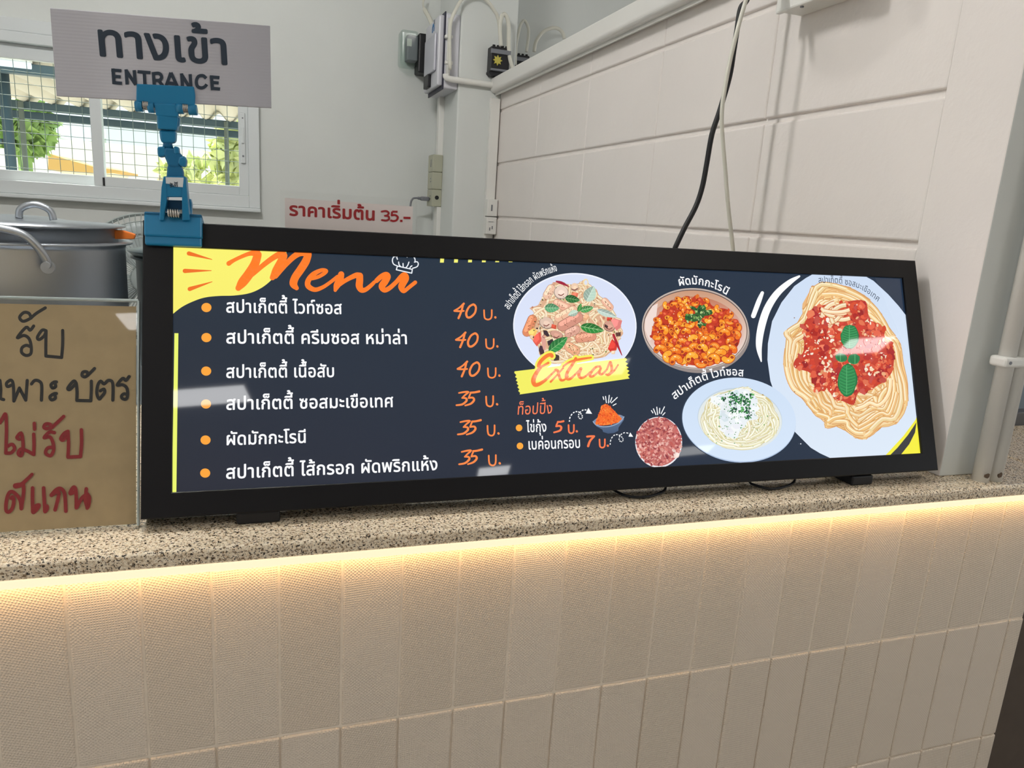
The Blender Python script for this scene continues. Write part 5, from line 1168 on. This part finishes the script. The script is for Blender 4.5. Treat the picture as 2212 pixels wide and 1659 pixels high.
# white-sauce spaghetti
rC = Rg(1440, 790, 300 / 2212); rnd = random.Random(8); kc = 300 / 2212; pr = layer(0.0045)
pr.w = 0.0
pr = Print(BS, 0.0); pr.w = 0.00150
C = rC((1142, 858))[0]; pr.ell((C[0], C[1] + 2), 906 * kc, 668 * kc, (176, 196, 224), 0.10, 72); pr.ell(C, 906 * kc, 664 * kc, (206, 224, 246), 0.10, 72, c2=(214, 230, 250))
pr.ell(rC((1155, 852))[0], 676 * kc, 496 * kc, (196, 212, 226), 0.12, 64); pr.ell(rC((1157, 862))[0], 668 * kc, 484 * kc, (228, 234, 232), 0.12, 64)
food = [(530, 900), (545, 800), (600, 720), (620, 600), (720, 490), (860, 440), (1000, 400), (1200, 350), (1310, 360), (1440, 450), (1580, 500), (1660, 580), (1710, 720), (1780, 850), (1770, 960), (1720, 1090), (1620, 1180), (1480, 1260), (1300, 1330), (1080, 1320), (880, 1290), (760, 1230), (640, 1130), (560, 1010)]
food = smooth(food); pr.poly(rC(*food), (218, 198, 134)); chunks(pr, rC, food, 140, (12, 30), [(196, 160, 84), (226, 206, 148), (176, 132, 60)], rnd)
strands(pr, rC, food, 150, 33, [(242, 238, 208), (236, 230, 194), (246, 244, 222)], (206, 194, 140), (252, 252, 240), rnd, (60, 300), (1.2, 4.2))
rimstrands(pr, rC, food, 70, 33, [(242, 238, 208), (236, 230, 194), (246, 244, 222)], (208, 198, 146), (252, 252, 240), rnd, 0.62, (.05, .16))
cream = [(720, 540), (800, 470), (1000, 420), (1160, 370), (1300, 400), (1430, 540), (1420, 640), (1400, 760), (1440, 850), (1280, 880), (1240, 960), (1150, 1040), (1060, 1130), (940, 1130), (870, 1020), (820, 860), (840, 660), (760, 600)]
cream = smooth(cream); pr.poly(rC(*cream), (236, 242, 246)); chunks(pr, rC, cream, 46, (40, 100), [(244, 248, 252), (226, 236, 244), (240, 244, 246)], rnd)
chunks(pr, rC, cream, 120, (6, 14), [(86, 160, 90), (60, 132, 74), (150, 200, 140)], rnd); chunks(pr, rC, food, 40, (6, 14), [(96, 168, 98), (70, 142, 80)], rnd)
for c, s in (((1040, 560), 74), ((1030, 470), 40), ((1130, 560), 50), ((1215, 520), 70), ((1260, 580), 66), ((1050, 710), 46), ((1170, 705), 42), ((1280, 700), 44), ((1275, 790), 56), ((1330, 480), 34), ((890, 530), 34)):
    pol = [(c[0] - s, c[1] - s * .9), (c[0] + s, c[1] - s * .9), (c[0] + s * .8, c[1] + s), (c[0] - s * .8, c[1] + s)]; chunks(pr, rC, pol, int(s / 2.2), (10, 24), [(64, 146, 78), (34, 92, 60), (98, 178, 100), (24, 66, 52)], rnd)
pr.build('white_sauce_spaghetti_picture', M_scr, screen)

# curved dish names
pr = Print(BS, 0.0); pr.w = 0.0009
pr.text(SPA + '\u0e44\u0e2a\u0e49\u0e01\u0e23\u0e2d\u0e01 \u0e1c\u0e31\u0e14\u0e1e\u0e23\u0e34\u0e01\u0e41\u0e2b\u0e49\u0e07', rA((128, 690), (205, 580), (300, 470), (390, 370), (470, 290), (560, 225), (640, 185), (740, 145), (860, 105)), 11.5, WHITE, 0.006, ysc=1.05)
pr.build('dish_name', M_scr, screen); pr = Print(BS, 0.0); pr.w = 0.0009
pr.text('\u0e1c\u0e31\u0e14\u0e21\u0e31\u0e01\u0e01\u0e30\u0e42\u0e23\u0e19\u0e35', rB((730, 262), (850, 246), (980, 238), (1090, 254), (1200, 284), (1300, 318), (1380, 356), (1450, 408)), 13.5, WHITE, 0.016)
pr.build('dish_name', M_scr, screen); pr = Print(BS, 0.0); pr.w = 0.0009
pr.text(SPA + '\u0e44\u0e27\u0e17\u0e4c\u0e0b\u0e2d\u0e2a', rC((118, 545), (240, 452), (340, 380), (450, 308), (570, 246), (690, 212), (800, 178), (900, 160), (1020, 154), (1130, 160), (1222, 174)), 13.5, WHITE, 0.014)
pr.build('dish_name', M_scr, screen)

# extras block
rE = Rg(1100, 750, 400 / 2212); pr = Print(BS, 0.0); pr.w = 0.0013
rnd = random.Random(3); P = [(60, 290)]; P += [(1385, 132)]
n = 11
for i in range(1, n): P.append((1385 + 45 * i / n + (16 if i % 2 else -14), 132 + 245 * i / n + rnd.uniform(-4, 4)))
P += [(1432, 376), (120, 566)]
for i in range(1, 13): P.append((120 - 60 * i / 13 + (12 if i % 2 else -8), 566 - 276 * i / 13 + rnd.uniform(-4, 4)))
EX = [[(505, 108, 44), (492, 92, 44), (440, 108, 44), (372, 170, 44), (348, 225, 44), (372, 238, 30), (462, 190, 30)], [(372, 238, 40), (320, 310, 48), (285, 390, 56), (298, 448, 50), (350, 444, 44), (430, 392, 36), (500, 325, 26), (560, 268, 26)],
      [(545, 272, 30), (575, 285, 36), (590, 340, 34), (612, 392, 34), (650, 392, 26), (700, 350, 20)], [(640, 250, 24), (570, 330, 22), (490, 415, 26)],
      [(790, 135, 34), (745, 215, 36), (690, 300, 40), (678, 368, 40), (720, 380, 34), (780, 330, 26), (850, 258, 24)], [(640, 232, 24), (720, 178, 26), (830, 148, 30), (972, 126, 22)],
      [(850, 258, 40), (826, 330, 40), (850, 368, 34), (905, 350, 26), (960, 300, 24)], [(1080, 232, 28), (1030, 240, 30), (975, 300, 34), (960, 345, 34), (1000, 345, 28), (1070, 285, 24), (1088, 250, 30), (1072, 310, 34), (1105, 322, 30), (1160, 270, 24)],
      [(1160, 270, 24), (1200, 180, 30), (1215, 225, 34), (1218, 290, 36), (1180, 330, 34), (1150, 326, 24)], [(1190, 330, 26), (1250, 280, 24), (1295, 212, 20)]]
for st in EX[:2] + EX[4:6]: pr.stroke(rE(*[(q[0], q[1], q[2] + 48) for q in st]), 0, (246, 240, 96), 5)
pr.poly(rE(*P), (244, 240, 100))
for st in EX: pr.stroke(rE(*st), 0, (246, 124, 56), 5)
pr.build('extras_banner', M_scr, screen)
pr = Print(BS, 0.0); pr.w = 0.00012
pr.text('\u0e17\u0e47\u0e2d\u0e1b\u0e1b\u0e34\u0e49\u0e07', rE((88, 806), (518, 792)), 18.5, (248, 128, 88), 0.004, shear=0.13)
pr.text('\u0e44\u0e02\u0e48\u0e01\u0e38\u0e49\u0e07', rE((208, 1014), (452, 1008)), 17, WHITE, 0.014); pr.text('\u0e40\u0e1a\u0e04\u0e48\u0e2d\u0e19\u0e01\u0e23\u0e2d\u0e1a', rE((222, 1222), (858, 1200)), 17.5, WHITE, 0.014)
for st in ([(648, 884, 24), (612, 892, 22), (580, 892, 22)], [(582, 892, 20), (568, 922, 20), (560, 946, 20)], [(560, 946, 20), (600, 940, 24), (622, 960, 26), (604, 996, 24), (535, 1018, 20)], [(930, 1068, 24), (975, 1064, 24), (1014, 1064, 24)], [(1014, 1066, 22), (966, 1118, 26), (942, 1182, 28)]): pr.stroke(rE(*st), 0, (252, 124, 76), 5)
for dx, dy in ((0, 0), (370, 172)):
    for st in ([(708, 930), (710, 985)], [(710, 985), (716, 1016), (742, 1028), (766, 1014), (772, 985)], [(772, 985), (772, 928)], [(806, 1004), (808, 1006)]): pr.stroke(rE(*[(q[0] + dx, q[1] + dy) for q in st]), (19 if st[0][0] < 800 else 27) * .18083, (252, 124, 76), 5 if len(st) > 2 else 0)
for c in ((117, 964), (128, 1180)): pr.ell(rE(c)[0], 39 * .18083, 40 * .18083, (255, 170, 60))
pr.build('topping_lettering', M_scr, screen)
pr = Print(BS, 0.0); pr.w = 0.00012
for path, head, w in (([(718, 890), (728, 832), (768, 782), (818, 770), (858, 798), (874, 836), (852, 856), (828, 834), (836, 790), (880, 752), (930, 750)], [(945, 725), (990, 796), (912, 792)], 13), ([(1205, 1165), (1214, 1104), (1250, 1054), (1302, 1046), (1346, 1076), (1360, 1110), (1336, 1130), (1312, 1102), (1326, 1052), (1374, 1022), (1432, 1030)], [(1445, 1018), (1480, 1070), (1424, 1068)], 11)):
    c = crom(path, 8); i = 0
    while i < len(c) - 2: pr.stroke(rE(*c[i:i + 4]), w * .18083, WHITE, 0, caps=False); i += 5
    pr.poly(rE(*head), WHITE); pr.build('dashed_arrow', M_scr, screen); pr = Print(BS, 0.0); pr.w = 0.00012
BUR = (((1120, 592), (1130, 625)), ((1150, 588), (1160, 662)), ((1194, 575), (1185, 666)), ((1226, 602), (1206, 656)), ((1290, 600), (1220, 666)), ((1276, 676), (1240, 696)), ((1698, 757), (1716, 785)), ((1722, 736), (1752, 806)), ((1762, 716), (1772, 806)), ((1797, 730), (1794, 790)), ((1854, 712), (1814, 794)), ((1860, 782), (1832, 812)))
for part in (BUR[:6], BUR[6:]):
    pr = Print(BS, 0.0); pr.w = 0.00012
    for a, b in part: pr.stroke(rE(a, b), 11 * .18083, WHITE, 0)
    pr.build('burst_marks', M_scr, screen)
pr = Print(BS, 0.0); pr.w = 0.00012
pr.ell(rE((1186, 868))[0], 186 * .18083, 60 * .18083, (120, 140, 168), -.16, 40)
pr.poly(rE((1000, 885), (1030, 925), (1120, 948), (1220, 938), (1320, 895), (1372, 828), (1368, 870), (1305, 960), (1302, 1000), (1250, 1025), (1180, 1032), (1120, 1012), (1112, 985), (1040, 945)), (98, 122, 156), (66, 86, 116)); pr.stroke(rE((1002, 888), (1040, 930), (1120, 950), (1220, 940), (1320, 896), (1370, 832)), 2.2, (150, 170, 196), 5)
cone = [(1025, 908), (1060, 830), (1108, 695), (1148, 676), (1195, 700), (1260, 765), (1345, 855), (1300, 900), (1180, 930), (1090, 936)]
pr.poly(rE(*cone), (240, 112, 40)); chunks(pr, rE, cone, 260, (7, 16), [(250, 120, 44), (226, 76, 26), (244, 100, 34), (255, 140, 60)], rnd)
pr.build('shrimp_roe_picture', M_scr, screen)
pr = Print(BS, 0.0); pr.w = 0.00012
bac = [(1785 + 280 * math.cos(t * math.pi / 24), 1135 + 303 * math.sin(t * math.pi / 24)) for t in range(48)]
pr.poly(rE(*bac), (238, 236, 240)); b2 = [(1785 + (q[0] - 1785) * .955, 1130 + (q[1] - 1135) * .955) for q in bac]; pr.poly(rE(*b2), (196, 112, 106)); chunks(pr, rE, b2, 520, (10, 30), [(214, 128, 118), (178, 84, 84), (226, 156, 144), (196, 100, 92), (150, 64, 70), (236, 182, 170)], rnd, (.35, .8))
chunks(pr, rE, [(1950, 1230), (2030, 1230), (2030, 1310), (1950, 1310)], 12, (14, 30), [(238, 206, 196)], rnd)
pr.build('bacon_bits_picture', M_scr, screen)

# display lead looping under the board
B = lambda px, py: at(px, py, 2, ZT + 0.003)
cable('display_cable', 'black lead looping on the granite under the menu board', [B(1444, 1040) + Vector((0, .02, 0)), B(1438, 1054), B(1418, 1068), B(1380, 1074), B(1340, 1066), B(1330, 1050) + Vector((0, .02, 0)), B(1480, 1040) + Vector((0, .03, 0)), B(1600, 1036), B(1626, 1046), B(1667, 1056), B(1712, 1044), B(1740, 1032) + Vector((0, .02, 0))], 0.0015, M_black)

# ------------------------------------------------------------------ done
for m in list(bpy.data.meshes):
    if m.users == 0: bpy.data.meshes.remove(m)
